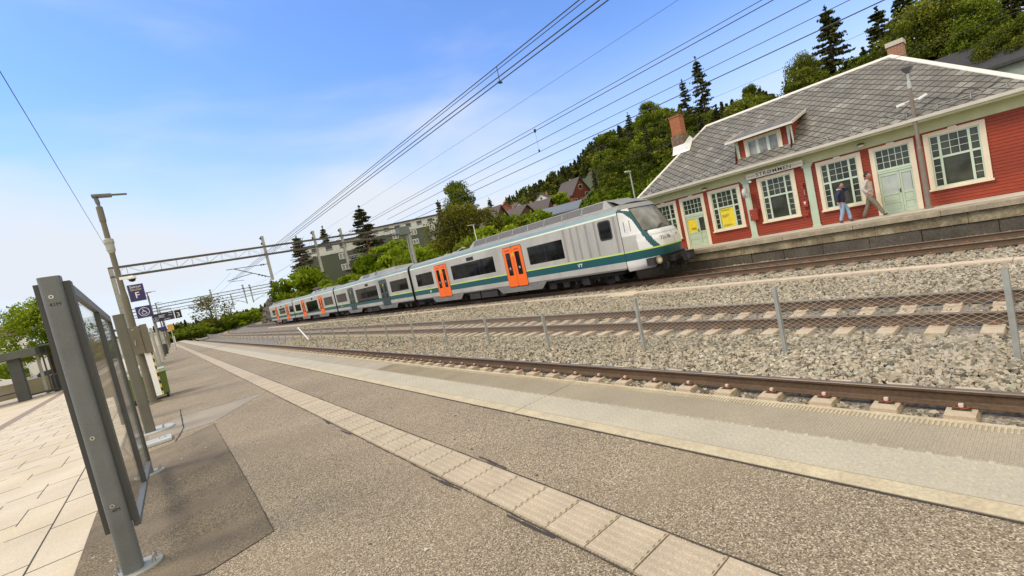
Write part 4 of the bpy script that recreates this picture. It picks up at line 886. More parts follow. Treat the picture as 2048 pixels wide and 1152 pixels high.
# gangway bellows
mb = MB()
for a, b in ((33.6, 34.07), (53.96, 54.42), (74.93, 75.37)): mb.box(TX-1.42, TX+1.42, a, b, 0, 2.8)
mb.build('gangway_bellows', RUBB, TR_, off=TO)
# bogies
for yb in (15.4, 33.85, 54.2, 75.15, 91):
    mb = MB()
    for s in (-1.15, 1.15):
        for q in (-1, 1):
            x = TX+q*.75; mb.tube([(x-.065, yb+s, ZR+.43), (x+.065, yb+s, ZR+.43)], [.43, .43], 24, 0)
            mb.tube([(x+q*.066, yb+s, ZR+.43), (x+q*.09, yb+s, ZR+.43)], [.36, .36], 20, 1); mb.tube([(x+q*.09, yb+s, ZR+.43), (x+q*.3, yb+s, ZR+.43)], [.14, .12], 12, 0)
        mb.tube([(TX-.8, yb+s, ZR+.43), (TX+.8, yb+s, ZR+.43)], .08, 8)
    for q in (-1, 1):
        x = TX+q*1.03; mb.box(x-.08, x+.08, yb-1.6, yb+1.6, -.3, -.12, 0); mb.box(x-.1, x+.1, yb-.45, yb+.45, -.45, -.05, 1)
        for s in (-.75, .75): mb.tube([(x+q*.12, yb+s, -.42), (x+q*.12, yb+s, -.05)], .07, 10, 1)
        for s in (-1.15, 1.15): mb.lathe([(.1, 0), (.12, .05), (.1, .1), (.12, .15), (.1, .2)], (x, yb+s, -.15), 10, 0)
        mb.bar((x+q*.14, yb-.9, -.3), (x+q*.14, yb+.9, -.2), .04, .05, 1); mb.box(x+q*.05-.02, x+q*.05+.02, yb-1.65, yb-1.5, -.58, -.15)
    mb.build('bogie', [UND, UNDL], TR_, off=TO)
# nose -------------------------------------------------------------
def nose(parent, yseam, sgn, detail=True):
    # sgn -1 : nose towards -Y
    def yf(z):
        T_ = [(-.12, 1.22), (0, 1.34), (.3, 1.46), (.7, 1.52), (1.1, 1.48), (1.42, 1.30), (1.52, 1.18), (2.0, .86), (2.5, .50), (2.68, .33), (2.82, .12), (2.92, -.1), (3.1, -.5), (3.24, -1.0)]
        for a, b in zip(T_, T_[1:]):
            if z <= b[0]: t = (z-a[0])/(b[0]-a[0]); return a[1]+(b[1]-a[1])*t
        return T_[-1][1]
    def hw(z):
        T_ = [(-.12, 1.46), (.03, 1.53), (.1, W2), (2.46, W2), (2.7, W2-.10), (2.79, W2-.22), (2.87, W2-.42), (3.0, 1.05), (3.24, .9)]
        for a, b in zip(T_, T_[1:]):
            if z <= b[0]: t = (z-a[0])/(b[0]-a[0]); return a[1]+(b[1]-a[1])*t
        return T_[-1][1]
    zs = list(np.concatenate([np.linspace(-.12, .34, 8), np.linspace(.345, .70, 8)[:], np.linspace(.705, .76, 3), np.linspace(.79, 1.5, 24), np.linspace(1.52, 2.68, 44), np.linspace(2.70, 3.24, 16)])); NU = 110
    mb = MB(); 
    for z in zs:
        w_ = hw(z); p = 4.2-1.4*max(0, min(1, (z-1.4)/1.3)); f_ = yf(z)
        for i in range(NU+1):
            u = -1+2*i/NU; u = math.copysign(1-(1-abs(u))**1.45, u); x = w_*u
            y = f_*(1-abs(u)**p) if f_ > 0 else f_*(1)+0*u
            if f_ <= 0: y = f_
            mb.v.append((TX+x, yseam+sgn*y, z))
    C_ = [(2.62, -.02), (2.48, .28), (2.12, .56), (1.61, .84), (1.1, 1.10), (.70, 1.33)]
    def yc(z):
        if z >= C_[0][0]: return 0
        for a, b in zip(C_, C_[1:]):
            if z >= b[0]: t = (z-a[0])/(b[0]-a[0]); return a[1]+(b[1]-a[1])*t
        return C_[-1][1]
    for j in range(len(zs)-1):
        for i in range(NU):
            q = (j*(NU+1)+i, j*(NU+1)+i+1, (j+1)*(NU+1)+i+1, (j+1)*(NU+1)+i); c = sum((Vector(mb.v[k]) for k in q), Vector())/4
            x, y, z = c.x-TX, sgn*(c.y-yseam), c.z; ax = abs(x)
            m = 0                              # white
            if z > 2.66: m = 5
            elif .34 < z < .703: m = 1
            elif .703 <= z < .76: m = 2
            elif z <= .34: m = 0 if ax > .92 or y < .9 else 6
            elif z > .76 and ax > .70 and (yc(z)-.11 < y < yc(z)+.11): m = 1
            elif z <= 1.42 and ax > 1.35 and y < .62: m = 3
            if 1.53 < z < 2.62 and ax < 1.02+.10*(2.6-z): m = 4
            if z < 1.45 and z > .76 and ax > 1.2 and y < .62 and not (m == 1): m = 3
            mb.f.append(q); mb.m.append(m)
    o = mb.build('cab_nose', [TW, TEAL, LIME, TS, WSG, TROOF, UND], parent, off=TO, smooth=True)
    return o, yf, hw
NO, yf, hw = nose(carsO[0], 12.55, -1); nose(carsO[3], 93.7, 1)
for o_ in list(carsO[0].children):
    pass
YS = 12.55
# cab roof fairing, joints, window, hatch
mb = MB(); mb.add([(TX-1.05, YS+.9, 3.24), (TX-.9, YS+1.0, 3.255)], []); 
mb = MB(); rrect(13.0, 13.74, 1.46, 2.36, .13, .012, mb, 0); rrect(13.07, 13.67, 1.54, 2.29, .1, .016, mb, 1); mb.build('cab_side_window', [RUBB, TGL], carsO[0], off=TO)
mb = MB()
for z0, z1, y in ((.04, 2.62, 12.55),): mb.box(TX-W2-.004, TX-W2+.02, y-.012, y+.012, z0, z1)
mb.build('cab_seam', RUBB, carsO[0], off=TO)
mb = MB(); 
for a, b in ((12.3, 12.32), (12.0, 12.02)): mb.box(TX-W2-.002, TX-W2+.02, a, b, 1.62, 2.1)
mb.build('side_hatch', TG, carsO[0], off=TO)
for i in range(6):
    pass
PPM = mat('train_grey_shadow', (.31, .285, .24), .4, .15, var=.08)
for y in (16.0, 15.5, 15.05, 14.5, 13.95, 12.8): MB().box(TX-W2-.0015, TX-W2+.02, y-.07, y+.07, .80, 2.43).build('pressed_panel_shade', PPM, carsO[0], off=TO)  # darker grey strips paint in the shade of the panel pressings
def front(x, z, out=.0): # point on nose
    w_ = hw(z); u = abs(x)/w_; p = 4.2-1.4*max(0, min(1, (z-1.4)/1.3)); return Vector((TX+x, YS-yf(z)*(1-u**p)-out, z))
mb = MB()
for s, x in ((1, -.55), (1, .45)):
    mb.tube([front(x, 1.50, .02), front(x+.25, 1.58, .06), front(x+.55, 1.72, .05)], .013, 6); mb.tube([front(x+.2, 1.60, .05), front(x+.62, 1.66, .04)], .016, 6)
mb.build('windscreen_wiper', RUBB, NO.parent, off=TO)
mb = MB(); mb.tube([front(x/10, 2.63, .012) for x in range(-10, 11)], .018, 6); mb.tube([front(x/10, 1.525, .012) for x in range(-11, 12)], .018, 6)
for s in (-1, 1): mb.tube([front(s*(1.02+.10*(2.6-z)), z, .008) for z in np.linspace(1.53, 2.63, 12)], .016, 6)
mb.build('windscreen_seal', RUBB, NO.parent, off=TO)
mb = MB()
for k in range(9):
    x = -1.0+k*.25; 
mb.tube([front(x/10, 1.30, .004) for x in range(-12, 13)], .006, 5); mb.tube([front(.12, z, .004) for z in np.linspace(.36, 1.3, 8)], .006, 5); mb.build('nose_seam', TG, NO.parent, off=TO)
NUM = mat('train_number', (.16, .16, .15), .5, var=0)
def ontext(s, x, z, size):
    p = front(x, z, .012); 
    e = .05; a = front(x-e, z, .012); b = front(x+e, z, .012); c = front(x, z+e, .012); tx_ = (b-a).normalized(); up = (c-p).normalized(); n = tx_.cross(up).normalized(); up = n.cross(tx_)
    m_ = Matrix((tx_, up, n)).transposed(); o = text('running_number', s, size, NUM, tuple(p-Vector(TO)), m_.to_euler(), carsO[0], ext=.003, align='CENTER'); return o
ontext('721', -.62, 1.08, .24); ontext('08', -.26, 1.08, .24); ontext('VY', .42, 1.12, .15)
o = text('side_mark', 'VY', .27, SIGNW, (TX-W2-.006-TX, 15.3-11, .51-ZR), (R(90), 0, R(-90)), carsO[0], ext=.002)
for yy_, k in ((30.9, 0), (52.4, 1), (72.9, 2)): MB().box(TX-W2-.006, TX-W2, yy_-.09, yy_+.09, .42, .6).build('side_mark', mat_y, carsO[k], off=TO)
# lower front: headlights, coupler, buffers, plough
mb = MB()
mb.box(TX-.95, TX+.95, YS-1.42, YS-.9, -.3, .30, 0)
mb.box(TX-.5, TX+.5, YS-1.75, YS-1.4, -.02, .22, 0); mb.tube([(TX, YS-1.2, .08), (TX, YS-2.0, .08)], .13, 12, 0); mb.box(TX-.22, TX+.22, YS-2.25, YS-1.95, -.1, .3, 0); mb.box(TX-.3, TX+.05, YS-2.32, YS-2.2, -.02, .2, 1)
for i in range(14):
    a, b = random.uniform(-.8, .8), random.uniform(-.2, .3); mb.tube([(TX+a, YS-1.2, b), (TX+a+random.uniform(-.1, .1), YS-1.62, b-.1), (TX+a+random.uniform(-.2, .2), YS-1.55, b-.3)], .022, 6, i % 2)
mb.build('front_coupler', [UND, UNDL], carsO[0], off=TO)
for s in (-1, 1):
    p = Vector((TX+s*1.08, YS-1.28, .16)); mb = MB(); d = Vector((s*.35, -1, 0)).normalized()
    mb.box(p.x-.32, p.x+.32, p.y-.02, p.y+.35, .0, .32, 0); mb.tube([p, p+d*.12], [.15, .16], 20, 1); mb.tube([p+d*.12, p+d*.13], [.1, .1], 20, 2); 
    q = p+Vector((-s*.27, -.03, 0)); mb.tube([q, q+d*.07], [.08, .09], 14, 1)
    mb.build('headlight', [UNDL, mat('lamp_housing', (.24, .2, .14), .5, var=.2), CREAM], carsO[0], off=TO)
mb = MB(); pts = [(-1.5, .35), (-1.35, 1.05), (-.8, 1.35), (.8, 1.35), (1.35, 1.05), (1.5, .35)]
for (x0, y0), (x1, y1) in zip(pts, pts[1:]): mb.add([(TX+x0, YS-y0, -.13), (TX+x1, YS-y1, -.13), (TX+x1*.86, YS-y1*.92+.05, -.52), (TX+x0*.86, YS-y0*.92+.05, -.52)], [(0, 1, 2, 3)])
mb.build('snow_plough', UNDL, carsO[0], off=TO)
# ================================================================== OVERHEAD LINE
YP = 42
def truss(mb, y, x0, x1, zt, zb, dy=.3):
    for yy_ in (y-dy, y+dy):
        mb.box(x0, x1, yy_-.04, yy_+.04, zt-.04, zt+.04, 0); mb.box(x0, x1, yy_-.04, yy_+.04, zb-.045, zb+.045, 0)
        n = int((x1-x0)/.95); s = (x1-x0)/n
        for i in range(n):
            a, b = x0+i*s, x0+(i+1)*s; mb.bar((a, yy_, zb), (a, yy_, zt), .014, .014, 0); mb.bar((a, yy_, zt if i % 2 else zb), (b, yy_, zb if i % 2 else zt), .012, .012, 0)
    n = int((x1-x0)/1.9)
    for i in range(n+1): x = x0+(x1-x0)*i/n; mb.bar((x, y-dy, zb), (x, y+dy, zb), .04, .04, 0)
def cantilever(mb, xp, y, dirn, L_, zt, zb):
    x1 = xp+dirn*L_
    mb.tube([(xp, y, zb), (xp+dirn*L_*.82, y, zt)], .032, 8); mb.tube([(xp, y, zt-.02), (x1, y, zt+.02)], .026, 8)
    mb.tube([(xp+dirn*L_*.42, y, zb+(zt-zb)*.5), (x1+dirn*.1, y, zb+.28)], .024, 8); mb.tube([(x1+dirn*.0, y, zb+.2), (xp+dirn*L_*.65, y, zb+.14)], .016, 6)
    for q in (.13, .2, .27): mb.tube([(xp+dirn*L_*q-.05, y, zb+(zt-zb)*q/.82), (xp+dirn*L_*q+.05, y, zb+(zt-zb)*q/.82+.04*dirn)], .07, 8, 1)
    for q in (.1, .16): mb.tube([(xp+dirn*(L_*q-.05), y, zt-.02), (xp+dirn*(L_*q+.05), y, zt-.02)], .07, 8, 1)
def portal(y, x0, x1, zt, zb, posts, label, leg_r=True):
    t = thing('catenary_portal', label, 'catenary portal', ((x0+x1)/2, y, -.9), 0, 'catenary portals over the tracks'); off = ((x0+x1)/2, y, -.9)
    mb = MB(); truss(mb, y, x0, x1, zt, zb); mb.build('truss_beam', GALVD, t, off=off)
    for x, l in ((x0+.1, 1), (x1-.25, leg_r)):
        if not l: continue
        b = MB(); 
        for q in (-.28, .28): b.box(x-.12, x-.09, y+q-.05, y+q+.05, -.9, zt, 0); b.box(x+.09, x+.12, y+q-.05, y+q+.05, -.9, zt, 0); b.box(x-.09, x+.09, y+q-.012, y+q+.012, -.9, zt, 0)
        z = -.8
        while z < zt-.6: b.bar((x, y-.28, z), (x, y+.28, z+.6), .03, .06, 0); z += .6
        b.build('portal_leg', GALV, t, off=off)
    for (x, z1, z0, d_, L_, c0, c1) in posts:
        b = MB(); b.box(x-.1, x+.1, y-.08, y-.06, z0, z1); b.box(x-.1, x+.1, y+.06, y+.08, z0, z1); b.box(x-.015, x+.015, y-.06, y+.06, z0, z1); b.box(x-.12, x+.12, y-.1, y+.1, z1, z1+.02)
        p = b.build('hanging_post', GALV, t, off=off)
        c = MB(); cantilever(c, x+d_*.1, y, d_, L_, c1, c0); c.build('cantilever_arm', [GALVD, mat('insulator', (.10, .05, .03), .4)], p, off=off)
        c = MB(); 
        for zz in (z1-.15, z1-.6): c.tube([(x-.2, y, zz), (x-.1, y, zz)], .09, 8)
        c.build('insulator', BLACK, p, off=off)
    return t
t = portal(YP, -1.75, 21.6, 7.08, 6.42, [(8.22, 7.95, 4.25, -1, 3.0, 4.5, 5.65), (12.3, 7.85, 4.15, -1, 2.3, 4.5, 5.6), (14.72, 7.75, 4.4, 1, 3.4, 4.5, 5.6)], 'large grey lattice portal standing over all the tracks behind the leading car', True)
b = MB(); b.box(20.3, 21.35, YP-.5, YP+.5, 6.3, 7.1); b.build('signal_box', mat('grey_box', (.13, .15, .13), .6), t, off=(9.925, YP, -.9))
portal(98, -3.6, 20, 7.15, 6.6, [(8.7, 8.1, 2.4, -1, 3.0, 4.4, 5.4), (13.9, 7.9, 4.2, -1, 2.6, 4.5, 5.6), (15.0, 7.7, 4.2, 1, 3.2, 4.5, 5.6)], 'dark thin lattice portal far behind near the end of the train', True)
t = portal(128, -4, 26, 7.4, 6.8, [(9.6, 8.2, 4.2, -1, 3.0, 4.5, 5.6), (15.2, 8.2, 4.2, -1, 3.0, 4.5, 5.6)], 'faint third lattice portal seen beyond the platform end', True)
def wire(k, label, pts, r, grp='overhead wires'):
    mb = MB(); mb.tube(pts, r, 5); o = mb.build('overhead_wire', mat('wire_black', (.03, .03, .035), .6, var=0) if 'wire_black' not in bpy.data.materials else bpy.data.materials['wire_black'], None); tag(o, label, 'wire', grp); return o
def sagw(x, z, x2=None, z2=None, sag=.0, y0=-30, y1=YP):
    x2 = x if x2 is None else x2; z2 = z if z2 is None else z2
    return [(x+(x2-x)*i/16, y0+(y1-y0)*i/16, z+(z2-z)*i/16-sag*4*(i/16)*(1-i/16)) for i in range(17)]
WD = [('thick messenger wire nearest the camera, upper left of the parallel bundle', 5.34, 1.6+.609*5.34, 5.36, 5.5, .009), ('thin wire just below the uppermost messenger wire over the nearest track', 5.42, 1.6+.598*5.42, 5.4, 5.35, .007),
      ('thick contact wire over the nearest track, third wire from the upper left', 5.30, 1.6+.563*5.3, 5.3, 4.72, .010), ('thick lower contact wire over the nearest track, fourth wire from the upper left', 5.44, 1.6+.553*5.44, 5.44, 4.7, .010),
      ('very thin lone wire in the gap between the two wire bundles', 13.6, 1.6+.464*13.6, 12.3, 7.3, .006), ('messenger wire over the middle track with a clamp on it', 10.1, 1.6+.371*10.1, 10.1, 5.4, .008), ('wire over the middle track carrying a thin dropper', 10.2, 1.6+.363*10.2, 10.2, 5.3, .010),
      ('thick feeder wire crossing the tip of the tall dark spruce', 19.5, 1.6+.330*19.5, 19.5, 1.6+.33*19.5, .017), ('contact wire of the middle track below the feeder wire', 10.2, 1.6+.2995*10.2, 10.2, 4.65, .007), ('thick lowest feeder wire passing above the station roof', 19.5, 1.6+.2745*19.5, 19.5, 1.6+.2745*19.5, .020),
      ('faint messenger wire above the train and station roof', 17.9, 1.6+.2365*17.9, 17.9, 5.9, .005), ('faint contact wire just above the train roof', 18.0, 4.85, 18.0, 4.85, .006)]
for i, (lab, x, z, x2, z2, r) in enumerate(WD):
    wire(i, lab, sagw(x, z, x, z2 if abs(z2-z) < .3 else z, y1=YP), r)
wire(0, 'thin guy wire coming down the left sky to the portal end', [(-1.06, -12, 6.35), (-1.06, 15, 6.36), (-1.06, YP, 6.4)], .007)
mb = MB(); mb.tube([(10.2, 10.15, 1.6+.363*10.2), (10.2, 10.15, 4.655)], .003, 4); mb.box(10.18, 10.22, 10.12, 10.18, 5.26, 5.36); mb.lathe([(.02, 0), (.03, .06), (.005, .1)], (10.2, 10.15, 4.64), 6); tag(mb.build('wire_dropper', BLACK), 'thin dropper hanging between two wires over the middle track', 'dropper')
mb = MB(); mb.tube([(5.37, 5.92, 4.6), (5.37, 5.92, 4.88)], .006, 5); mb.box(5.33, 5.41, 5.90, 5.94, 4.585, 4.61); tag(mb.build('wire_clamp', BLACK), 'small black clamp joining the wires over the nearest track', 'clamp')
for lab, x, z, y1 in (('distant wire over the nearest track beyond the large portal', 5.36, 5.4, 98), ('distant lower wire over the nearest track beyond the large portal', 5.36, 4.75, 98), ('distant wire over the middle track beyond the large portal', 10.17, 5.4, 98), ('distant lower wire over the middle track beyond the large portal', 10.17, 4.75, 98), ('distant feeder wire running to the thin far portal', 14.7, 7.3, 98)):
    wire(0, lab, sagw(x, z, sag=.25, y0=YP, y1=y1), .007)
# ================================================================== GLASS PANEL (platform windbreak)
GL = bpy.data.materials.new('clear_glass'); GL.use_nodes = True; t = GL.node_tree; t.nodes.clear()
tr = t.nodes.new('ShaderNodeBsdfTransparent'); tr.inputs[0].default_value = (.985, .985, .97, 1); gs = t.nodes.new('ShaderNodeBsdfGlossy'); gs.inputs['Roughness'].default_value = .02; gs.inputs[0].default_value = (.9, .9, .9, 1)
fr = t.nodes.new('ShaderNodeFresnel'); fr.inputs[0].default_value = 1.22; nz = t.nodes.new('ShaderNodeTexNoise'); nz.inputs['Scale'].default_value = 2.2
mxs = t.nodes.new('ShaderNodeMixShader'); fm = t.nodes.new('ShaderNodeMath'); fm.operation = 'MULTIPLY'; fm.inputs[1].default_value = .4; t.links.new(fr.outputs[0], fm.inputs[0]); t.links.new(fm.outputs[0], mxs.inputs[0]); t.links.new(tr.outputs[0], mxs.inputs[1]); t.links.new(gs.outputs[0], mxs.inputs[2]); oo = t.nodes.new('ShaderNodeOutputMaterial'); t.links.new(mxs.outputs[0], oo.inputs[0])
PX, PY = -.495, 4.40; ang = 0
T0 = thing('glass_windbreak_panel', 'tall glass panel in a grey steel frame standing in the left foreground', 'glass panel', (PX, PY, 0), -ang)
def oblong(w_, d_, n=5):
    pts = []
    for cx, cy, a0 in ((w_/2-.03, d_/2-.03, 0), (-w_/2+.03, d_/2-.03, 90), (-w_/2+.03, -d_/2+.03, 180), (w_/2-.03, -d_/2+.03, 270)):
        for k in range(n): a = R(a0+90*k/(n-1)); pts.append((cx+.03*math.cos(a), cy+.03*math.sin(a)))
    return pts
def plate(cx, cy, r, h, mb, m=0):
    mb.lathe([(r, 0), (r, h)], (cx, cy, 0), 28, m)
    
for y, h in ((0, 2.17), (2.84, 1.93)):
    p = MB(); xo = .03 if y else 0; p.prism(oblong(.118, .13), lambda a, b, d: (a+xo, y+b, d), .0, h, 0); po = p.build('post', GREYP, T0, smooth=False)
    q = MB(); q.lathe([(.12, 0), (.12, .012), (.117, .014)], (.02, y, .003), 28, 0)
    q.v = [(xo+.02+(a-.02)*1.25, y+(b-y)*1.1, c) for a, b, c in q.v]; q.build('base_plate', GALV, po)
    q = MB()
    for a, b in ((-.095, .07), (.125, .05), (.12, -.05), (-.09, -.06)): q = MB(); q.lathe([(.012, 0), (.012, .035), (.007, .037), (.007, .05)], (a+xo, y+b, .014), 6); q.build('anchor_bolt', STEELB, po)
    if y == 0:
        q = MB()
        for z in (2.03, 1.02, .52): q.tube([(-.01, y-.065, z), (-.01, y-.069, z)], .014, 14, 0); q.tube([(-.01, y-.069, z), (-.01, y-.0705, z)], .006, 6, 1)
        q.build('screw', [STEELB, BLACK], po)
        o = text('stamped_mark', '41M', .034, BLACK, (.0, y-.0665, 1.975), (R(90), 0, 0), po, ext=.0005); text('stamped_mark', '4IM', .03, BLACK, (.005, y-.0665, .485), (R(90), 0, 0), po, ext=.0005)
f = MB(); Lg = 2.78
f.box(.059, .098, -.02, .10, .36, 2.13, 0)           # dark flange towards the platform
f.box(-.088, -.059, -.02, .10, .33, 2.13, 0)
f.build('side_flange', GREYD, T0)
f = MB(); x0, x1 = .055, .095
f.box(x0, x1, .10, Lg, 2.05, 2.12, 0); f.box(x0, x1, .10, Lg, .28, .32, 0); f.box(x0, x1, Lg, Lg+.03, .28, 2.12, 1); f.box(x0-.002, x1+.002, 1.50, 1.53, .32, 2.05, 1); f.box(x0, x1, .10, .13, .32, 2.05, 0); f.v = [(a, b, c-.052*b) for a, b, c in f.v]
f.build('panel_frame', [GREYP, GREYD], T0)
g_ = MB().box(.07, .077, .13, 1.50, .32, 2.05).box(.07, .077, 1.53, Lg, .32, 2.05); g_.v = [(a, b, c-.052*b) for a, b, c in g_.v]; g_.build('glass', GL, T0)
# second panel further along, seen through the glass
T1 = thing('grey_post', 'square grey steel post on a round floor plate behind the glass panel', 'post', (-.47, 10.26, 0))
MB().prism(oblong(.15, .13), lambda a, b, d: (a, b, d), .03, 2.14).build('post', mat('olive_grey_steel', (.12, .115, .09), .5, .1), T1)
q = MB(); q.lathe([(.30, .0), (.30, .03), (.29, .034)], (.04, .1, 0), 30); q.build('floor_plate', GREYL, T1)
q = MB(); 
for k in range(4): q.lathe([(.015, 0), (.015, .04), (.008, .042), (.008, .06)], (.04+.2*math.cos(.8+k*1.57), .1+.2*math.sin(.8+k*1.57), .034), 6)
q.build('anchor_bolt', STEELB, T1)
tt = thing('floor_box', 'small pale metal box cover on the ground in front of the round floor plate', 'cover', (-.36, 9.15, 0)); MB().box(-.17, .17, -.18, .18, .004, .05).build('box_body', GREYL, tt, bevel=.006); MB().tube([(.02, 0, .05), (.02, .0, .085), (.09, .02, .085), (.09, .02, .05)], .008, 6).build('handle', STEELB, tt)
tt = thing('info_cabinet', 'brown grey flat cabinet seen through the glass panel', 'cabinet', (-.83, 12.6, 0)); MB().box(-.30, .05, -.06, .06, .62, 1.9).build('cabinet_body', mat('brown_grey', (.19, .165, .12), .6), tt, bevel=.01); MB().box(-.16, -.1, -.03, .03, 0, .62).build('leg', GREYP, tt)
# ================================================================== POLE F with signs
BG = mat('taupe_pole', (.155, .135, .095), .6, .1, var=.08)
def lamp_pole(x, y, h, label, det=True, name='lamp_post'):
    t = thing(name, label, 'lamp post', (x, y, 0), 0, 'lamp posts along the platform')
    MB().lathe([(.17, 0), (.17, .02), (.086, .03), (.082, .35), (.09, .36), (.082, .38), (.076, h*.52), (.062, h*.55), (.056, h*.9)], (0, 0, 0), 14).build('pole', BG, t)
    MB().lathe([(.067, h*.885), (.067, h*.955), (.035, h*.96), (.035, h*.99)], (0, 0, 0), 12).build('pole_collar', BG, t)
    MB().lathe([(.065, h*.735), (.09, h*.75), (.09, h*.775), (.105, h*.785), (.10, h*.80), (.065, h*.805)], (0, 0, 0), 14).build('ring_clamp', GALV, t)
    b = MB(); b.box(-.09, .3, -.09, .09, h, h+.07); b.box(.3, .60, -.06, .06, h+.03, h+.06); b.tube([(0, 0, h*.97), (-.02, 0, h+.03)], .05, 8); b.build('lamp_head', GREYP, t, bevel=.015)
    return t
LP = lamp_pole(-.47, 14.94, 5.33, 'tall taupe lamp post carrying the blue sector F sign')
t = thing('sector_sign', 'dark blue square sign reading Sektor Sector F on the lamp post', 'sign', (-.21, 14.9, 2.84))
MB().box(-.16, .16, -.02, .02, -.215, .215).build('sign_board', NAVY, t, bevel=.004); MB().box(-.175, -.165, -.022, .022, -.215, .215).build('edge_profile', SIGNW, t)
text('lettering', 'Sektor', .088, SIGNW, (0, -.022, .155), (R(90), 0, 0), t); text('lettering', 'Sector', .088, SIGNY, (0, -.022, .085), (R(90), 0, 0), t); text('lettering', 'F', .22, SIGNW, (0, -.022, -.07), (R(90), 0, 0), t)
def wheelchair(t, s, y=-.023):
    m = MB(); m.tube([(s*math.cos(a), y, s*math.sin(a)) for a in np.linspace(0, 2*math.pi, 33)], s*.055, 5)
    P_ = lambda *a: [(p[0]*s, y, p[1]*s) for p in a]
    m.tube(P_((-.12, .52), (-.05, .05), (.32, .02), (.48, -.45), (.62, -.42)), s*.06, 6); m.tube(P_((-.08, .22), (.28, .2)), s*.05, 6)
    m.tube(P_(*[(-.02+.42*math.cos(a), -.2+.42*math.sin(a)) for a in np.linspace(2.0, 5.9, 14)]), s*.05, 6); m.lathe([(.02*s, -.09*s), (.1*s, 0), (.02*s, .09*s)], (-.14*s, y, .66*s), 10)
    m.v = [(a, y+(b-y)*.25, c) for a, b, c in m.v]
    return m.build('wheelchair_symbol', SIGNW, t)
t = thing('wheelchair_sign', 'dark blue sign with white wheelchair symbol on the lamp post', 'sign', (-.17, 14.9, 2.33)); MB().box(-.16, .16, -.02, .02, -.15, .15).build('sign_board', NAVY, t, bevel=.004); wheelchair(t, .105)
t = thing('dome_camera', 'white dome surveillance camera on a bracket on the lamp post', 'camera', (-.23, 14.9, 3.2))
MB().lathe([(.03, .09), (.09, .06), (.095, 0)][::-1], (0, 0, 0), 16).build('camera_housing', SIGNW, t, smooth=True); MB().lathe([(.02, -.07), (.06, -.05), (.08, 0)], (0, 0, 0), 16).build('camera_dome', TGL, t, smooth=True); MB().box(-.24, -.03, -.02, .02, .02, .09).build('bracket', SIGNW, t)
t = thing('equipment_cabinet', 'brown grey metal cabinet with silver handle mounted on the lamp post', 'cabinet', (-.42, 14.75, 1.3))
MB().box(-.15, .07, -.12, .1, 0, .7).build('cabinet_body', BG, t, bevel=.01); MB().box(.075, .22, -.1, .1, -.02, .72).build('cabinet_body', BG, t, bevel=.01); MB().tube([(-.08, -.125, .22), (-.08, -.16, .24), (-.07, -.16, .36), (-.05, -.125, .37)], .01, 6).build('handle', STEELB, t); MB().lathe([(.025, 0), (.02, .02)], (-.06, -.12, .62), 12).build('lock', GREYL, t)
t = thing('height_scale_board', 'narrow white board with black and yellow edge marks on the lamp post', 'sign', (-.30, 14.72, .17)); MB().box(-.075, .04, -.012, .012, 0, 1.14).build('board', SIGNW, t)
m = MB(); [m.box(.045, .075, -.013, .013, i*.095, i*.095+.095, i % 2) for i in range(12)]; m.build('edge_marks', [mat('mark_yellow', (.75, .5, .12), .6), BLACK], t)
# bin
GRN = mat('bin_green', (.10, .145, .02), .55, var=.1, vs=4); LID = mat('bin_lid', (.36, .42, .25), .5, var=.08)
t = thing('waste_container', 'green waste container with pale lid behind the sign post', 'container', (-.48, 15.75, 0))
MB().add([(-.42, -.33, .08), (.38, -.33, .08), (.38, .33, .08), (-.42, .33, .08), (-.46, -.38, .70), (.40, -.38, .70), (.40, .38, .70), (-.46, .38, .70)], [(3, 2, 1, 0), (0, 1, 5, 4), (1, 2, 6, 5), (2, 3, 7, 6), (3, 0, 4, 7), (4, 5, 6, 7)]).build('container_body', GRN, t, bevel=.02)
MB().box(-.50, .44, -.42, .42, .70, .76).box(-.46, .40, -.38, .38, .76, .80).build('container_lid', LID, t, bevel=.02)
for x, y in ((-.35, -.28), (.32, -.28), (.32, .28), (-.35, .28)): MB().tube([(x-.025, y, .08), (x+.025, y, .08)], .08, 12).build('wheel', BLACK, t)
# platform display
t = thing('departure_display', 'dark blue hanging departure board ending in a black panel with number 3', 'display', (.5, 40, 2.97))
MB().box(-.62, .58, -.08, .08, -.29, .28).build('display_case', NAVYD, t, bevel=.01); MB().box(.64, 1.02, -.08, .08, -.30, .28).build('number_panel', BLACK, t, bevel=.01); MB().box(.585, .625, -.07, .07, -.3, .28).build('divider', SIGNW, t)
text('track_number', '3', .42, SIGNW, (.83, -.082, -.06), (R(90), 0, 0), t); m = MB()
for a, b, z in ((-.28, .1, .12), (-.28, .0, .05), (-.28, .05, -.02), (.28, .5, .05), (.3, .52, .2), (-.02, .34, -.19)): m.box(a, b, -.084, -.08, z-.012, z+.012)
m.build('display_rows', SIGNW, t); wc = wheelchair(t, .13, -.084); wc.location = (-.45, 0, -.1)
tag(t, None); MB().tube([(-.55, 0, .28), (-.55, 0, .5), (.5, 0, .5), (.5, 0, .28)], .03, 8).tube([(-.6, .12, -3.0), (-.6, .12, .5)], .06, 10).build('display_frame', GALV, t)
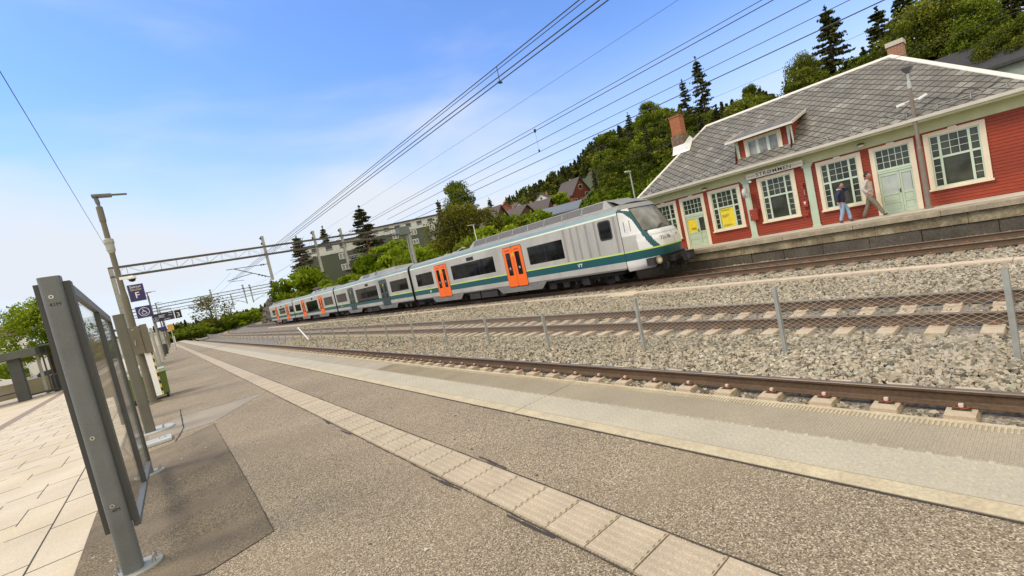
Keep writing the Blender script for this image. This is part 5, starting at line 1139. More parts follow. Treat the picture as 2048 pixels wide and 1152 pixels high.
# more poles down the platform
rows = [(-.22, 27.5, 2.1, 0), (-.05, 47.1, 5.35, 1), (.4, 63.4, 5.35, 1), (.7, 76.5, 5.35, 1), (.95, 92, 5.35, 1), (1.2, 107, 5.35, 1)]
ordn = ['first', 'second', 'third', 'fourth', 'fifth']
k = 0
for x, y, h, l in rows:
    if l: lamp_pole(x, y, h, '%s slender lamp post beyond the sector F sign down the platform' % ordn[k]); k += 1
gs_ = [(-.42, 19.5, 2.0, 'first'), (-.35, 23, 2.1, 'second'), (-.42, 27, 2.1, 'third'), (-.3, 31, 2.2, 'fourth'), (-.32, 35, 2.1, 'fifth'), (-.1, 44, 2.2, 'sixth'), (.1, 52, 2.2, 'seventh'), (.3, 58, 2.2, 'eighth')]
for x, y, h, o_ in gs_:
    t = thing('platform_post', '%s grey windbreak post in the row behind the green container' % o_, 'post', (x, y, 0), 0, 'grey posts along the platform')
    MB().prism(oblong(.12, .12), lambda a, b, d: (a, b, d), 0, h).build('post', GALV, t); MB().lathe([(.14, 0), (.14, .015)], (0, 0, 0), 16).build('base_plate', GREYL, t)
    if o_ in ('first', 'third', 'fifth'): 
        MB().box(-.03, .03, .1, 2.6, h-.12, h-.05).box(-.03, .03, .1, 2.6, .1, .16).build('panel_frame', GREYP, t); MB().box(-.004, .004, .1, 2.6, .16, h-.12).build('glass', GL, t)
t = thing('litter_bin', 'dark round litter bin in the row of platform posts', 'bin', (.05, 49, 0)); MB().lathe([(.22, .1), (.25, .2), (.25, .95), (.2, 1.0)], (0, 0, 0), 16).build('bin_body', GREYD, t); MB().box(-.05, .05, -.05, .05, 0, .1).build('foot', GREYD, t)
t = thing('yellow_notice', 'small yellow and blue notice under the departure board', 'sign', (1.0, 56, 2.35)); MB().box(-.25, .25, -.03, .03, -.3, .3).build('notice_board', mat('notice_yellow', (.6, .33, .05), .5), t); MB().box(-1.2, -.3, -.03, .03, -.25, .2).build('blue_board', NAVY, t); MB().tube([(0, .05, -2.35), (0, .05, .3)], .05, 8).build('pole', GALV, t)
t = thing('white_marker_post', 'white marker post at the far end of the platform row', 'post', (1.2, 66, 0)); MB().box(-.1, .1, -.05, .05, 0, 1.4).build('post', SIGNW, t); MB().lathe([(.16, 0), (.16, .02)], (0, 0, 0), 12).build('base_plate', GREYL, t)
t = thing('end_railing', 'grey railing across the far end of the platform', 'railing', (-.5, 134, 0))
for i in range(5): MB().box(-2+i*1.3-.03, -2+i*1.3+.03, -.03, .03, 0, 1.1).build('railing_post', GALV, t)
MB().box(-2, 3.3, -.02, .02, 1.05, 1.12).box(-2, 3.3, -.02, .02, .5, .55).build('rail', GALV, t)
# ================================================================== LEFT BACKGROUND
SX, SY = -5.75, 33
t = thing('bus_shelter', 'dark grey flat roofed shelter with slatted wall on the plaza', 'shelter', (SX, SY, 0), 0); SHG = mat('shelter_steel', (.085, .09, .075), .5, .2)
MB().box(-6, .9, -.6, 2.4, 2.12, 2.50).box(.9, 4.4, .3, 2.5, 2.50, 2.58).build('roof', SHG, t, bevel=.03)
MB().box(-.22, .22, -.2, .2, 0, 2.4).build('pillar', GREYD, t, bevel=.02); MB().box(-3.8, -3.4, -.2, .2, 0, 2.4).build('pillar', GREYD, t, bevel=.02); MB().box(.6, .72, 1.0, 1.12, 0, 2.5).build('corner_post', GALV, t); MB().box(3.2, 3.32, 2.4, 2.52, 0, 2.5).build('corner_post', GALV, t)
sl = MB(); [sl.box(.82+i*.17, .88+i*.17, 1.05+i*.1, 1.12+i*.1, .1, 2.3) for i in range(16)]; sl.box(.7, 3.3, 1.0, 1.06, .06, .12); sl.build('slatted_wall', GREYD, t)
MB().box(1.1, 3.2, 1.9, 1.93, .9, 2.2).build('notice_glass', FROST, t); MB().box(-.35, 1.1, .9, 1.0, .12, .2).box(-3.4, -.2, 1.4, 1.8, .42, .48).build('bench', GREYD, t)
WALLC = mat('low_concrete_wall', (.27, .24, .17), .9, var=.15, vs=1.5)
t = thing('low_concrete_wall', 'low concrete retaining wall behind the shelter', 'wall', (-9, 39, 0)); MB().box(-25, 4.2, 0, .4, -.3, .85).build('wall_block', WALLC, t)
t = thing('concrete_bollard', 'dark square bollard beside the shelter pillar', 'bollard', (-4.75, 34.6, 0)); MB().box(-.15, .15, -.15, .15, 0, .9).build('bollard_body', GREYD, t, bevel=.02); MB().box(-.18, .18, -.18, .18, .9, .93).build('bollard_top', GALV, t)
CARP = mat('white_car_paint', (.68, .68, .66), .25, .05, var=0)
def parked_car(loc, rz, paint, label):
    t = thing('parked_car', label, 'car', loc, rz, 'cars parked beyond the plaza'); prof = [(-2.1, .3), (-2.15, .75), (-1.95, .95), (-1.1, 1.0), (-.5, 1.42), (.9, 1.45), (1.7, 1.02), (2.1, .95), (2.15, .35)]
    MB().prism(prof, lambda a, b, d: (a, d, b), -.86, .86).build('body', paint, t, bevel=.06)
    MB().prism([(-1.0, 1.0), (-.47, 1.38), (.86, 1.40), (1.5, 1.03)], lambda a, b, d: (a, d, b), -.875, .875).build('side_glass', TGL, t)
    for x in (-1.35, 1.35):
        for y in (-.8, .8): w_ = MB().tube([(x, y-.1, .32), (x, y+.1, .32)], .32, 16).build('wheel', BLACK, t); MB().tube([(x, y-.11, .32), (x, y+.11, .32)], .19, 12).build('rim', GREYL, w_)
parked_car((-11.5, 52, 0), R(15), CARP, 'white parked car behind the low wall left of the shelter'); parked_car((-6.5, 56, 0), R(5), mat('dark_car_paint', (.02, .02, .025), .25), 'dark parked car seen through the shelter')
def house(name, label, cat, c, w_, d_, h, roofh, rz, wallm, roofm, wins=(), group=None, gable=True, over=.5, wm=None, frame=WHITE):
    t = thing(name, label, cat, c, rz, group); WMB = MB().box(-w_/2, w_/2, -d_/2, d_/2, -6, h)
    if gable: WMB.prism([(-w_/2, h), (w_/2, h), (0, h+roofh)], lambda a, b, d: (a, d, b), -d_/2, d_/2)
    WMB.build('wall', wallm, t); r_ = MB()
    if gable:
        for s in (-1, 1):
            k = roofh/(w_/2); r_.add([(s*(w_/2+over), -d_/2-over, h-over*k), (s*(w_/2+over), d_/2+over, h-over*k), (0, d_/2+over, h+roofh+.05), (0, -d_/2-over, h+roofh+.05), (s*(w_/2+over), -d_/2-over, h-over*k+.25), (s*(w_/2+over), d_/2+over, h-over*k+.25), (0, d_/2+over, h+roofh+.3), (0, -d_/2-over, h+roofh+.3)], [(0, 1, 2, 3), (7, 6, 5, 4), (0, 3, 7, 4), (1, 0, 4, 5), (2, 1, 5, 6)])
    else: r_.box(-w_/2-over, w_/2+over, -d_/2-over, d_/2+over, h, h+.4)
    ro = r_.build('roof', roofm, t)
    if gable: MB().box(w_*.12, w_*.12+.7, d_*.1, d_*.1+.7, h+roofh*.5, h+roofh+.9).build('chimney', BRICK, ro)
    for (a, b, z0, z1) in wins:
        f = MB().box(a-.12, b+.12, -d_/2-.06, -d_/2, z0-.12, z1+.12).build('window', frame, t); MB().box(a, b, -d_/2-.08, -d_/2-.061, z0, z1).build('pane', PANE, f)
    return t
def facing(p): return -math.atan2(p[0], p[1])
# apartment blocks on the slope
GA = mat('green_render', (.105, .115, .072), .85, var=.06); WA = mat('white_render', (.76, .73, .66), .8, var=.05); DK = mat('dark_roof', (.06, .055, .05), .8); BALC = mat('balcony_white', (.6, .6, .55), .6, var=.05)
def apt(label, px0, px1, ytop, dist, wtot, floors, dz, wins, turn=0):
    c = at((px0+px1)/2, ytop, dist); t = thing('apartment_block', label, 'apartment block', (c[0], c[1], c[2]-dz-3*floors), facing(c)+turn, 'apartment blocks above the tracks'); H_ = 3*floors; w_ = wtot/2
    MB().box(-w_, w_, 0, 12, -10, H_).build('wall', GA, t)
    MB().box(-w_+2.2, w_-1.5, 2.0, 11, H_, H_+2.8).build('penthouse_wall', WA, t); MB().box(-w_+1.6, w_-1, 1.2, 11.5, H_+2.8, H_+3.1).build('roof', DK, t)
    b = MB(); b.box(-w_-.1, w_+.1, -.15, 0, H_-.3, H_+.05); [b.box(x, x+.06, -.1, -.05, H_+.05, H_+1.1) for x in np.arange(-w_, w_, .9)]; b.box(-w_, w_, -.12, -.04, H_+1.0, H_+1.1); b.build('terrace_rail', BALC, t)
    for x in np.arange(-w_+3.2, w_-3.5, 3.6): f = MB().box(x, x+1.9, 1.9, 1.99, H_+.9, H_+2.3).build('window', BALC, t); MB().box(x+.15, x+1.75, 1.86, 1.899, H_+1.0, H_+2.2).build('pane', PANE, f)
    for x, fl in wins: f = MB().box(x, x+1.9, -.08, 0, fl*3+.9, fl*3+2.5).build('window', WHITE, t); MB().box(x+.18, x+.86, -.1, -.081, fl*3+1.08, fl*3+2.32).box(x+1.04, x+1.72, -.1, -.081, fl*3+1.08, fl*3+2.32).build('pane', PANEG, f)
    return t, w_, H_
t, w_, H_ = apt('green apartment block with white top floor left of the big pine', 628, 708, 505, 128, 18, 2, 0, [(-8, 0), (-8, 1), (1.0, 0), (1.0, 1)], R(-8))
for fl in (0, 1):
    b = MB(); b.box(3.2, 8.2, -1.5, 0, fl*3+.05, fl*3+.25); [b.box(x, x+.06, -1.5, -1.45, fl*3+.25, fl*3+1.2) for x in np.arange(3.2, 8.2, .35)]; b.box(3.2, 8.2, -1.52, -1.42, fl*3+1.15, fl*3+1.25); b.build('balcony', BALC, t); MB().box(3.6, 7.8, -.04, 0, fl*3+.3, fl*3+2.4).build('balcony_door', PANE, t)
t, w_, H_ = apt('long green apartment block with white top floor right of the big pine', 735, 905, 458, 150, 38, 3, 0, [(x, f_) for x in (-17, -13, -6, 0, 6, 12) for f_ in (0, 1, 2)], R(-6))
# hillside houses
def hs(px, py, d, *a, **k): c = at(px, py, d); return house(a[0], a[1], 'house', (c[0], c[1], c[2]), *a[2:], **k)
WHH = mat('house_white', (.70, .68, .62), .7, var=.04); RDH = mat('house_red', (.25, .06, .035), .7, var=.08); BRH = mat('house_brown', (.13, .07, .04), .8, var=.1); TILR = mat('dark_tile_roof', (.085, .065, .052), .8, var=.15, vs=2); GRR = mat('grey_metal_roof', (.18, .19, .18), .5, .2, var=.08); ORH = mat('orange_red_roof', (.40, .13, .06), .8)
w2 = [(-2.6, -1.4, 1.2, 2.4), (.6, 2.2, 1.2, 2.4), (-.6, .5, 3.9, 4.9)]
def fz(px, py, d): return facing(at(px, py, d))
hs(1035, 438, 190, 'hillside_house', 'white gabled house on the hillside left of the dark pines', 7, 7.5, 3.0, 3.2, fz(1035, 427, 190)+.5, WHH, TILR, w2, group='houses on the hillside')
hs(1092, 414, 200, 'hillside_house', 'cream house with two windows high on the hillside among trees', 7.5, 7, 2.8, 2.8, fz(1092, 407, 200)-.35, WHH, TILR, [(-3, -1.8, 1.2, 2.8), (-1, .2, 1.2, 2.8), (2, 3.2, 1.2, 2.4), (-.5, .5, 3.2, 4.1)], group='houses on the hillside')
hs(1152, 417, 150, 'hillside_house', 'tall red brown house with steep dark roof below the wooded hill', 8, 8, 4.2, 4.8, fz(1150, 402, 150)+.75, RDH, TILR, [(-3.4, -2.4, 1.2, 2.6), (-.9, .3, 1.2, 2.6), (1.6, 3.2, 3.1, 4.2), (-.6, .6, 5.6, 6.8)], group='houses on the hillside')
hs(1268, 388, 120, 'hillside_house', 'small red shed on the wooded hillside left of the station roof', 6, 5, 2.4, 1.2, fz(1268, 383, 120)+.2, mat('shed_red', (.22, .02, .012), .7), TILR, [(-1.5, -.6, .8, 1.8), (.8, 1.7, .8, 1.8)], group='houses on the hillside')
hs(1125, 443, 105, 'hillside_house', 'low house with wide grey metal roof just above the train', 13, 10, 1.5, 2.0, fz(1122, 438, 105)+1.35, GRR, GRR, [(-5, -4, .3, 1.3), (-3, -2, .3, 1.3)], group='houses on the hillside')
hs(1075, 440, 125, 'hillside_house', 'dark brown roofed house between the white houses and the train', 12, 9, 1.5, 3.2, fz(1075, 440, 125)+1.3, BRH, TILR, [(-1, 0, .4, 1.4)], group='houses on the hillside')
hs(1035, 450, 120, 'hillside_house', 'black gabled house front with brown roof right of the green bushes', 9, 8, 1.2, 3.0, fz(1035, 450, 120)+.9, BRH, TILR, [(-1, 0, .2, 1.2)], group='houses on the hillside')
hs(985, 462, 110, 'hillside_house', 'steep dark roofed house at the left end of the hillside village', 7.5, 7.5, .8, 4.4, fz(985, 462, 110)+.9, BRH, TILR, [(-1, 0, .2, 1.2)], group='houses on the hillside')
hs(1012, 440, 180, 'hillside_house', 'narrow pink red house beside the white gabled house', 5, 6, 4.2, 2, fz(1018, 436, 180)+.3, mat('house_pink', (.36, .12, .09), .7), ORH, [(-1, 0, 1, 2.2)], group='houses on the hillside')
hs(2085, 172, 62, 'hillside_house', 'house with long dark roof behind the right end of the station', 9, 16, 2.4, 2.6, fz(2085, 172, 62)+1.45, mat('pale_house', (.3, .32, .24), .7), mat('charcoal_roof', (.04, .038, .036), .8), [(-1, 0, .5, 1.5)], group='houses on the hillside')
hs(-20, 735, 150, 'town_building', 'low brown roofed town building at the far left', 30, 14, 5, 3, fz(-20, 735, 150)+1.5, WA, mat('brown_red_roof', (.10, .035, .025), .8), [(-8, -6, 1.5, 3), (-2, 0, 1.5, 3), (4, 6, 1.5, 3)], group=None)
hs(30, 770, 120, 'town_building', 'long white low building behind the shelter', 44, 12, 3.4, 1.2, fz(30, 770, 120), WA, BALC, [(-14, -8, .8, 2.4), (-4, 2, .8, 2.4), (6, 12, .8, 2.4)])
hs(235, 725, 150, 'town_building', 'pale low roofs seen through the glass panel', 34, 12, 3.0, 1.6, fz(235, 725, 150), WA, WA, [(-10, -6, .8, 2.2), (0, 4, .8, 2.2)])
for o in list(sc.objects):
    if o.name.startswith('town_building'): o['category'] = 'building'; o['group'] = 'town buildings at the left'
c = at(2075, 150, 62)
# slope lamps
for px, py, d, lab in ((958, 500, 52, 'white street lamp above the train roof beside the round bush'), (715, 590, 70, 'small street lamp above the second car of the train')):
    c = at(px, py, d); t = thing('street_lamp', lab, 'street lamp', tuple(c), 0, 'street lamps on the slope'); MB().tube([(0, 0, -3), (0, 0, 2.9 if d < 60 else 2.2)], .05, 8).build('pole', WHITE, t); h_ = 2.9 if d < 60 else 2.2; MB().box(-.75, .1, -.08, .08, h_, h_+.08).build('lamp_head', GREYL, t)
# ================================================================== VEGETATION
BARK = mat('bark', (.085, .06, .04), .95, var=.3, vs=8); BARKP = mat('pine_bark', (.24, .12, .06), .9, var=.25, vs=4)
LFD = leafmat('leaf_green', (.05, .075, .008), (.12, .155, .015), (.25, .29, .035)); LFB = leafmat('leaf_bright', (.07, .11, .006), (.17, .235, .012), (.33, .39, .03), .35)
LFC = leafmat('needle_dark', (.024, .029, .01), (.056, .064, .02), (.13, .13, .046), .12); LFO = leafmat('leaf_olive', (.06, .06, .01), (.13, .125, .018), (.23, .21, .04), .25)
LFM = leafmat('leaf_mixed', (.042, .055, .01), (.12, .14, .018), (.26, .27, .04), .3); LFP = leafmat('needle_pine', (.03, .035, .016), (.06, .065, .03), (.13, .12, .06), .1)
def quads(P, s, g, flat=.0, tint=None):
    n = len(P); a = g.normal(size=(n, 3)); a[:, 2] *= (1-flat); a /= np.linalg.norm(a, axis=1)[:, None]; b = g.normal(size=(n, 3)); b -= a*(a*b).sum(1)[:, None]; b /= np.linalg.norm(b, axis=1)[:, None]; c = np.cross(a, b) if flat == 0 else a
    if flat: b, c = a, np.cross(a, b)
    s = (s*g.uniform(.6, 1.3, n))[:, None]
    b = b*s; c = c*s*.55
    return np.stack([P-b, P+c, P+b, P-c], 1).reshape(-1, 3)
def crown_decid(g, h, r, n, ls, base=.25, nc=38, top=1.0, shape=1.0):
    V = []; T_ = []
    for i in range(nc):
        z = g.uniform(0, 1)**.8; rr = r*math.sqrt(max(.02, 1-((z-.38)/.66)**2))*shape; a = g.uniform(0, 6.283); q = rr*g.uniform(.35, .95)
        c = np.array([q*math.cos(a), q*math.sin(a), h*(base+(1-base)*(z*.93))]); cr_ = r*g.uniform(.20, .42)
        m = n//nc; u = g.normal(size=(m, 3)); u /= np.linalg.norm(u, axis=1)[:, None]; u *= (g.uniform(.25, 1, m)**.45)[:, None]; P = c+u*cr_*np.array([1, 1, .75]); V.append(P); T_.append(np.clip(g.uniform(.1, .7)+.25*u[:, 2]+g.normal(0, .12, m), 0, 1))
    P = np.concatenate(V); return quads(P, ls, g), np.concatenate(T_)
def crown_spruce(g, h, r, n, ls, base=.08, droop=.3, gap=.0):
    lv = int(h*1.9); V = []; T_ = []
    per = n//lv
    for i in range(lv):
        z = base+(1-base)*i/lv; rr = r*(1-z)**.75*g.uniform(.65, 1.15)+.05*r; nb = max(5, int(9*(1-z)+3)); tb = g.uniform(.1, .6)
        for k in range(nb):
            a = g.uniform(0, 6.283); m = max(3, per//nb); t = g.uniform(.05, 1, m)**.7; L_ = rr*g.uniform(.6, 1.15)
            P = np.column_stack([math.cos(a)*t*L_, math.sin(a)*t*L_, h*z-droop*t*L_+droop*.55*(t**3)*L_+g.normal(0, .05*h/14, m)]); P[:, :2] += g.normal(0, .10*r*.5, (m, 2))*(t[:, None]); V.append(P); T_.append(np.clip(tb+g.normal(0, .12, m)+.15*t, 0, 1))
    V.append(np.column_stack([g.normal(0, .05, 40), g.normal(0, .05, 40), g.uniform(.9, 1.03, 40)*h])); T_.append(np.full(40, .3))
    return quads(np.concatenate(V), ls, g), np.concatenate(T_)
def crown_pine(g, h, r, n, ls):
    V = []; T_ = []; nc = 64
    for i in range(nc):
        z = .12+.86*g.uniform(0, 1); rr = r*(1.05-z)**.55*(.8 if z > .8 else 1); a = g.uniform(0, 6.283); q = rr*g.uniform(.2, 1); c = np.array([q*math.cos(a), q*math.sin(a), h*z])
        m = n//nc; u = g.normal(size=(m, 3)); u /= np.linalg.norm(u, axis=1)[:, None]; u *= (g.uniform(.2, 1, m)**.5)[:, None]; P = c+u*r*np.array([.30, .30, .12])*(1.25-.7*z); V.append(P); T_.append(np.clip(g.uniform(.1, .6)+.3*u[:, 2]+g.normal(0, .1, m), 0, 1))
    return quads(np.concatenate(V), ls, g), np.concatenate(T_)
def trunk(h, r, limbs, m, g, top=.85, bare=False):
    mb = MB(); mb.tube([(0, 0, -1.0), (0, 0, h*.3), (g.uniform(-.1, .1), g.uniform(-.1, .1), h*.6), (0, 0, h*top)], [r*1.25, r, r*.65, r*.18], 8)
    for i in range(limbs):
        z = h*g.uniform(.28, .8); a = g.uniform(0, 6.28); L_ = h*g.uniform(.12, .26); mb.tube([(0, 0, z), (math.cos(a)*L_*.5, math.sin(a)*L_*.5, z+L_*.35), (math.cos(a)*L_, math.sin(a)*L_, z+L_*.75)], [r*.4, r*.22, r*.06], 5)
    return mb
PROTO = {}; USED = {}
def proto(kind, i):
    g = np.random.default_rng(hash((len(kind), kind[0], i)) % 1000+i*7+len(kind)*13) if False else np.random.default_rng(sum(map(ord, kind))*7+i)
    if kind == 'spruce': c = crown_spruce(g, 14, 3.1, 13000, .19); m = LFC; tb = trunk(14, .2, 0, BARK, g, .97); bm = BARK
    elif kind == 'sparse_spruce': c = crown_spruce(g, 14, 2.7, 5200, .17, base=.22, droop=.42); m = LFC; tb = trunk(14, .17, 0, BARK, g, .98); bm = BARK
    elif kind == 'pine': c = crown_spruce(g, 14, 3.9, 13000, .21, .14, .10); m = LFP; tb = trunk(14, .26, 9, BARKP, g, .9); bm = BARKP
    elif kind == 'birch': c = crown_decid(g, 14, 3.6, 16000, .15, .22, 80, shape=.9); m = LFD; tb = trunk(14, .2, 14, BARK, g, .95); bm = BARK
    elif kind == 'maple': c = crown_decid(g, 10, 4.2, 14000, .13, .48, 80); m = LFB; tb = trunk(10, .22, 10, BARK, g, .8); bm = BARK
    elif kind == 'leafy': c = crown_decid(g, 14, 5.0, 20000, .16, .12, 95); m = LFM; tb = trunk(14, .3, 12, BARK, g, .85); bm = BARK
    elif kind == 'round_bush': c = crown_decid(g, 10, 5.2, 18000, .17, .02, 95); m = LFO; tb = trunk(10, .2, 16, BARK, g, .8); bm = BARK
    elif kind == 'shrub': c = crown_decid(g, 4, 3.2, 4500, .22, .0, 34); m = LFB; tb = trunk(4, .08, 8, BARK, g, .8); bm = BARK
    elif kind == 'green_shrub': c = crown_decid(g, 4, 3.2, 4500, .2, .0, 34); m = LFD; tb = trunk(4, .08, 8, BARK, g, .8); bm = BARK
    elif kind == 'bare_tree': c = crown_decid(g, 14, 5.0, 1500, .28, .3, 45); m = LFO; tb = trunk(14, .22, 34, BARK, g, .95); bm = BARK
    return c, m, tb, bm
HT = dict(spruce=14, sparse_spruce=14, pine=14, birch=14, maple=10, leafy=14, round_bush=10, shrub=4, green_shrub=4, bare_tree=14)
CATN = dict(spruce='spruce_tree', sparse_spruce='spruce_tree', pine='pine_tree', birch='birch_tree', maple='maple_tree', leafy='leafy_tree', round_bush='large_bush', shrub='shrub', green_shrub='shrub', bare_tree='bare_tree')
def plant(kind, v, label, loc, h, w_=1.0, rz=None, group=None):
    key = (kind, v); s = h/HT[kind]; sw = s*w_; nm = CATN[kind]
    if key not in PROTO:
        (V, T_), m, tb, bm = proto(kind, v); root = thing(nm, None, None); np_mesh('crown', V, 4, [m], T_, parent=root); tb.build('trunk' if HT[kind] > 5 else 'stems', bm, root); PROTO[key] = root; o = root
    else: o = copy_tree(PROTO[key])
    o.location = loc; o.scale = (sw, sw, s); o.rotation_euler = (0, 0, rz if rz is not None else random.uniform(0, 6.28)); tag(o, label, 'shrub' if 'shrub' in kind else ('bush' if 'bush' in kind else 'tree'), group)
    if not group and 'group' in o: del o['group']
    return o
def tall(kind, v, label, px, py, d, w_=1.0, group='trees on the hillside', sink=0, base=None):
    c = at(px, py, d); z0 = hgt(c[0], c[1])-.2 if base is None else at(base[0], base[1], d)[2]
    return plant(kind, v, label, (c[0], c[1], z0-sink), c[2]-z0+sink, w_, None, group)
G = 'trees on the hillside'
tall('spruce', 0, 'tall dark spruce standing alone behind the station roof', 1650, 18, 72, 1.15); tall('leafy', 0, 'round leafy tree left of the tall dark spruce', 1598, 108, 70, .62)
tall('sparse_spruce', 0, 'tall sparse spruce above the terracotta chimney', 1391, 120, 95, 1.05); tall('sparse_spruce', 1, 'shorter sparse spruce left of the tall sparse one', 1363, 163, 95, 1.0)
tall('spruce', 1, 'dark spruce at the left edge of the big grove behind the roof', 1752, 20, 75, 1.25); tall('spruce', 0, 'dark spruce rising out of the top of the picture behind the chimney', 1800, -20, 85, 1.2)
tall('leafy', 0, 'big green tree directly behind the brick chimney', 1822, 12, 68, .9); tall('leafy', 1, 'broad green tree above the middle of the right roof hip', 1900, -60, 72, 1.0); tall('birch', 0, 'airy tree with gaps of sky near the top right', 1945, -8, 64, .9); tall('spruce', 1, 'shaggy conifer at the right edge of the picture', 2012, -60, 66, 1.2); tall('leafy', 1, 'dark green tree in the lower right of the grove', 1990, 60, 60, .8); tall('leafy', 0, 'green tree reaching past the right picture edge', 2075, 10, 60, .9)
tall('birch', 0, 'light green birch at the ridge left of the chimney trees', 1292, 204, 105, 1.1); tall('birch', 1, 'second light birch right beside the ridge birch', 1325, 215, 100, .95); tall('spruce', 0, 'narrow spruce left of the ridge birches', 1255, 228, 115, .8); tall('birch', 1, 'feathery tree on the skyline above the hillside', 1215, 262, 125, 1.2); tall('leafy', 1, 'dark leafy tree under the ridge birches', 1300, 270, 95, .7); tall('leafy', 0, 'leafy tree just left of the terracotta chimney', 1345, 262, 80, .65); tall('leafy', 1, 'dark tree right below the tall sparse spruce', 1415, 225, 85, .8); tall('spruce', 1, 'short spruce between chimney and roof ridge', 1430, 235, 90, 1.0)
tall('birch', 1, 'thin birch tip rising over the long roof ridge', 1497, 168, 90, .7); tall('leafy', 0, 'yellow green tree crown over the roof ridge', 1525, 192, 80, .6); tall('leafy', 1, 'low crown peeping over the roof ridge beside the yellow green one', 1470, 212, 85, .7)
tall('birch', 0, 'tall green birch behind the round olive bush', 908, 362, 78, .86, 'trees above the train'); tall('round_bush', 0, 'large round olive bush above the leading car', 922, 412, 62, 1.08, 'trees above the train', 0); tall('pine', 0, 'big dark pine between the two apartment blocks', 718, 416, 118, 1.15, 'trees above the train'); tall('pine', 1, 'dark pine at the left end of the apartment blocks', 592, 474, 112, 1.2, 'trees above the train'); tall('pine', 0, 'small pine top showing over the left apartment block', 645, 456, 135, .8, 'trees above the train')
tall('sparse_spruce', 1, 'small lone conifer above the tail of the train', 541, 560, 118, 1.1, 'trees above the train'); tall('pine', 1, 'dark tree left of the tall green birch', 875, 402, 88, .6, 'trees above the train')
tall('bare_tree', 0, 'thin leafed tree among the masts beyond the platform end', 412, 590, 160, 1.1, 'trees beyond the platform', base=(425, 690)); tall('pine', 1, 'reddish pine with long bare trunk on the hill above the train', 1185, 338, 105, .75)
tall('sparse_spruce', 0, 'dark conifer poking up at the left end of the hill skyline', 978, 398, 200, 1.3)
tall('maple', 0, 'fresh yellow green maple on the plaza at the left edge', 68, 604, 37, .82, None, base=(105, 812)); tall('maple', 1, 'small green tree behind the parked car at the left edge', 8, 730, 60, 1.0, None, base=(20, 800))
sl = [(608, 545, 100, 1.4, 'leafy bright bush at the foot of the dark pine'), (600, 585, 92, 1.2, 'low bush on the rock ledge over the tail of the train'), (660, 574, 84, 1.3, 'bright bush under the left apartment block'), (700, 552, 76, 1.5, 'bush below the balconies of the left apartment block'), (740, 508, 82, 1.5, 'tall bright bush in front of the long apartment block'), (775, 488, 80, 1.4, 'brightest bush in the middle of the slope'), (805, 500, 66, 1.2, 'bush beside the legs of the large portal'), (790, 520, 60, 1.4, 'rounded bush over the joint between the second and first car'), (845, 503, 56, 1.4, 'pale green bush just right of the portal leg'), (885, 480, 68, 1.4, 'bush under the big round olive bush'), (950, 470, 52, 1.2, 'bright bush left of the white street lamp'), (985, 455, 55, 1.2, 'bright bush right of the white street lamp'), (1010, 440, 70, 1.1, 'round green bush below the pink house'), (1040, 440, 66, 1.1, 'bright bush in front of the black gabled house'), (1065, 428, 80, .9, 'small bush between village roofs'), (1115, 388, 140, 1.0, 'light green bush left of the tall red house'), (1190, 398, 110, 1.0, 'green bush right of the tall red house'), (1290, 365, 75, 1.0, 'yellow green bush beside the slim lamp post'), (730, 575, 64, 1.2, 'low bush right above the roof unit of the second car'), (655, 590, 72, 1.0, 'low bush right above the third car'), (862, 500, 60, 1.3, 'low bush in front of the right end of the long apartment block')]
for i, (px, py, d, w_, lab) in enumerate(sl): tall('shrub' if i % 3 != 1 else 'green_shrub', i % 2, lab, px, py, d, w_*.5 if False else .95, 'bushes on the slope')
nb = 0; oz = ['nearest', 'second', 'third', 'fourth', 'fifth', 'sixth', 'seventh', 'eighth', 'ninth', 'tenth']
for i, (px, py, d) in enumerate([(352, 655, 120), (378, 655, 150), (398, 648, 155), (420, 640, 165), (443, 634, 170), (462, 630, 185), (482, 628, 200), (500, 622, 210)]):
    c = at(px, py, d); plant('shrub' if i % 2 else 'green_shrub', i % 2, '%s bush from the left in the green hedge beyond the platform end' % ['first', 'second', 'third', 'fourth', 'fifth', 'sixth', 'seventh', 'eighth'][i], (c[0], c[1], -.9), c[2]+.9, 1.3+.5*(c[2] < 3), None, 'hedge bushes beyond the platform')
# rock cutting beside the end of the train
def rock(name, label, pts, amp, m):
    bm = bmesh.new(); g = np.random.default_rng(5)
    (x0, y0, z0), (x1, y1, z1), dep = pts; n, k = 46, 26; V = []
    for i in range(n+1):
        for j in range(k+1):
            t = i/n; v = j/k; x = x0+(x1-x0)*t+dep*(v**1.5); y = y0+(y1-y0)*t; H_ = z0+(z1-z0)*t
            z = -1.2+(H_+1.2)*min(1, v*1.25)+(.5*max(0, v-.8)); nn = math.sin(i*1.3+j*.7)+math.sin(i*.5-j*1.4)+g.uniform(-1, 1)*1.2
            V.append(bm.verts.new((x+amp*nn*.4, y+amp*g.uniform(-.5, .5), z+amp*.25*g.uniform(-1, 1)*(v > .1))))
    for i in range(n):
        for j in range(k): bm.faces.new((V[i*(k+1)+j], V[(i+1)*(k+1)+j], V[(i+1)*(k+1)+j+1], V[i*(k+1)+j+1]))
    me = bpy.data.meshes.new(name); bm.to_mesh(me); bm.free(); me.materials.append(m); o = bpy.data.objects.new(name, me); COL.objects.link(o); return o
ROCK = mat('rock_face', (.085, .062, .042), .95, var=.45, vs=.6, var2=.4, vs2=4, bump=1, bs=5, stain=(.04, .05, .018), stain_s=.5, stain_t=(.5, .62))
st(rock('rock_cutting', '', ((21.8, 88, 4.4), (22.5, 143, 5.6), 4), .45, ROCK)); st(rock('rock_slope', '', ((22.2, 46, 1.6), (21.8, 90, 4.5), 5), .5, ROCK))
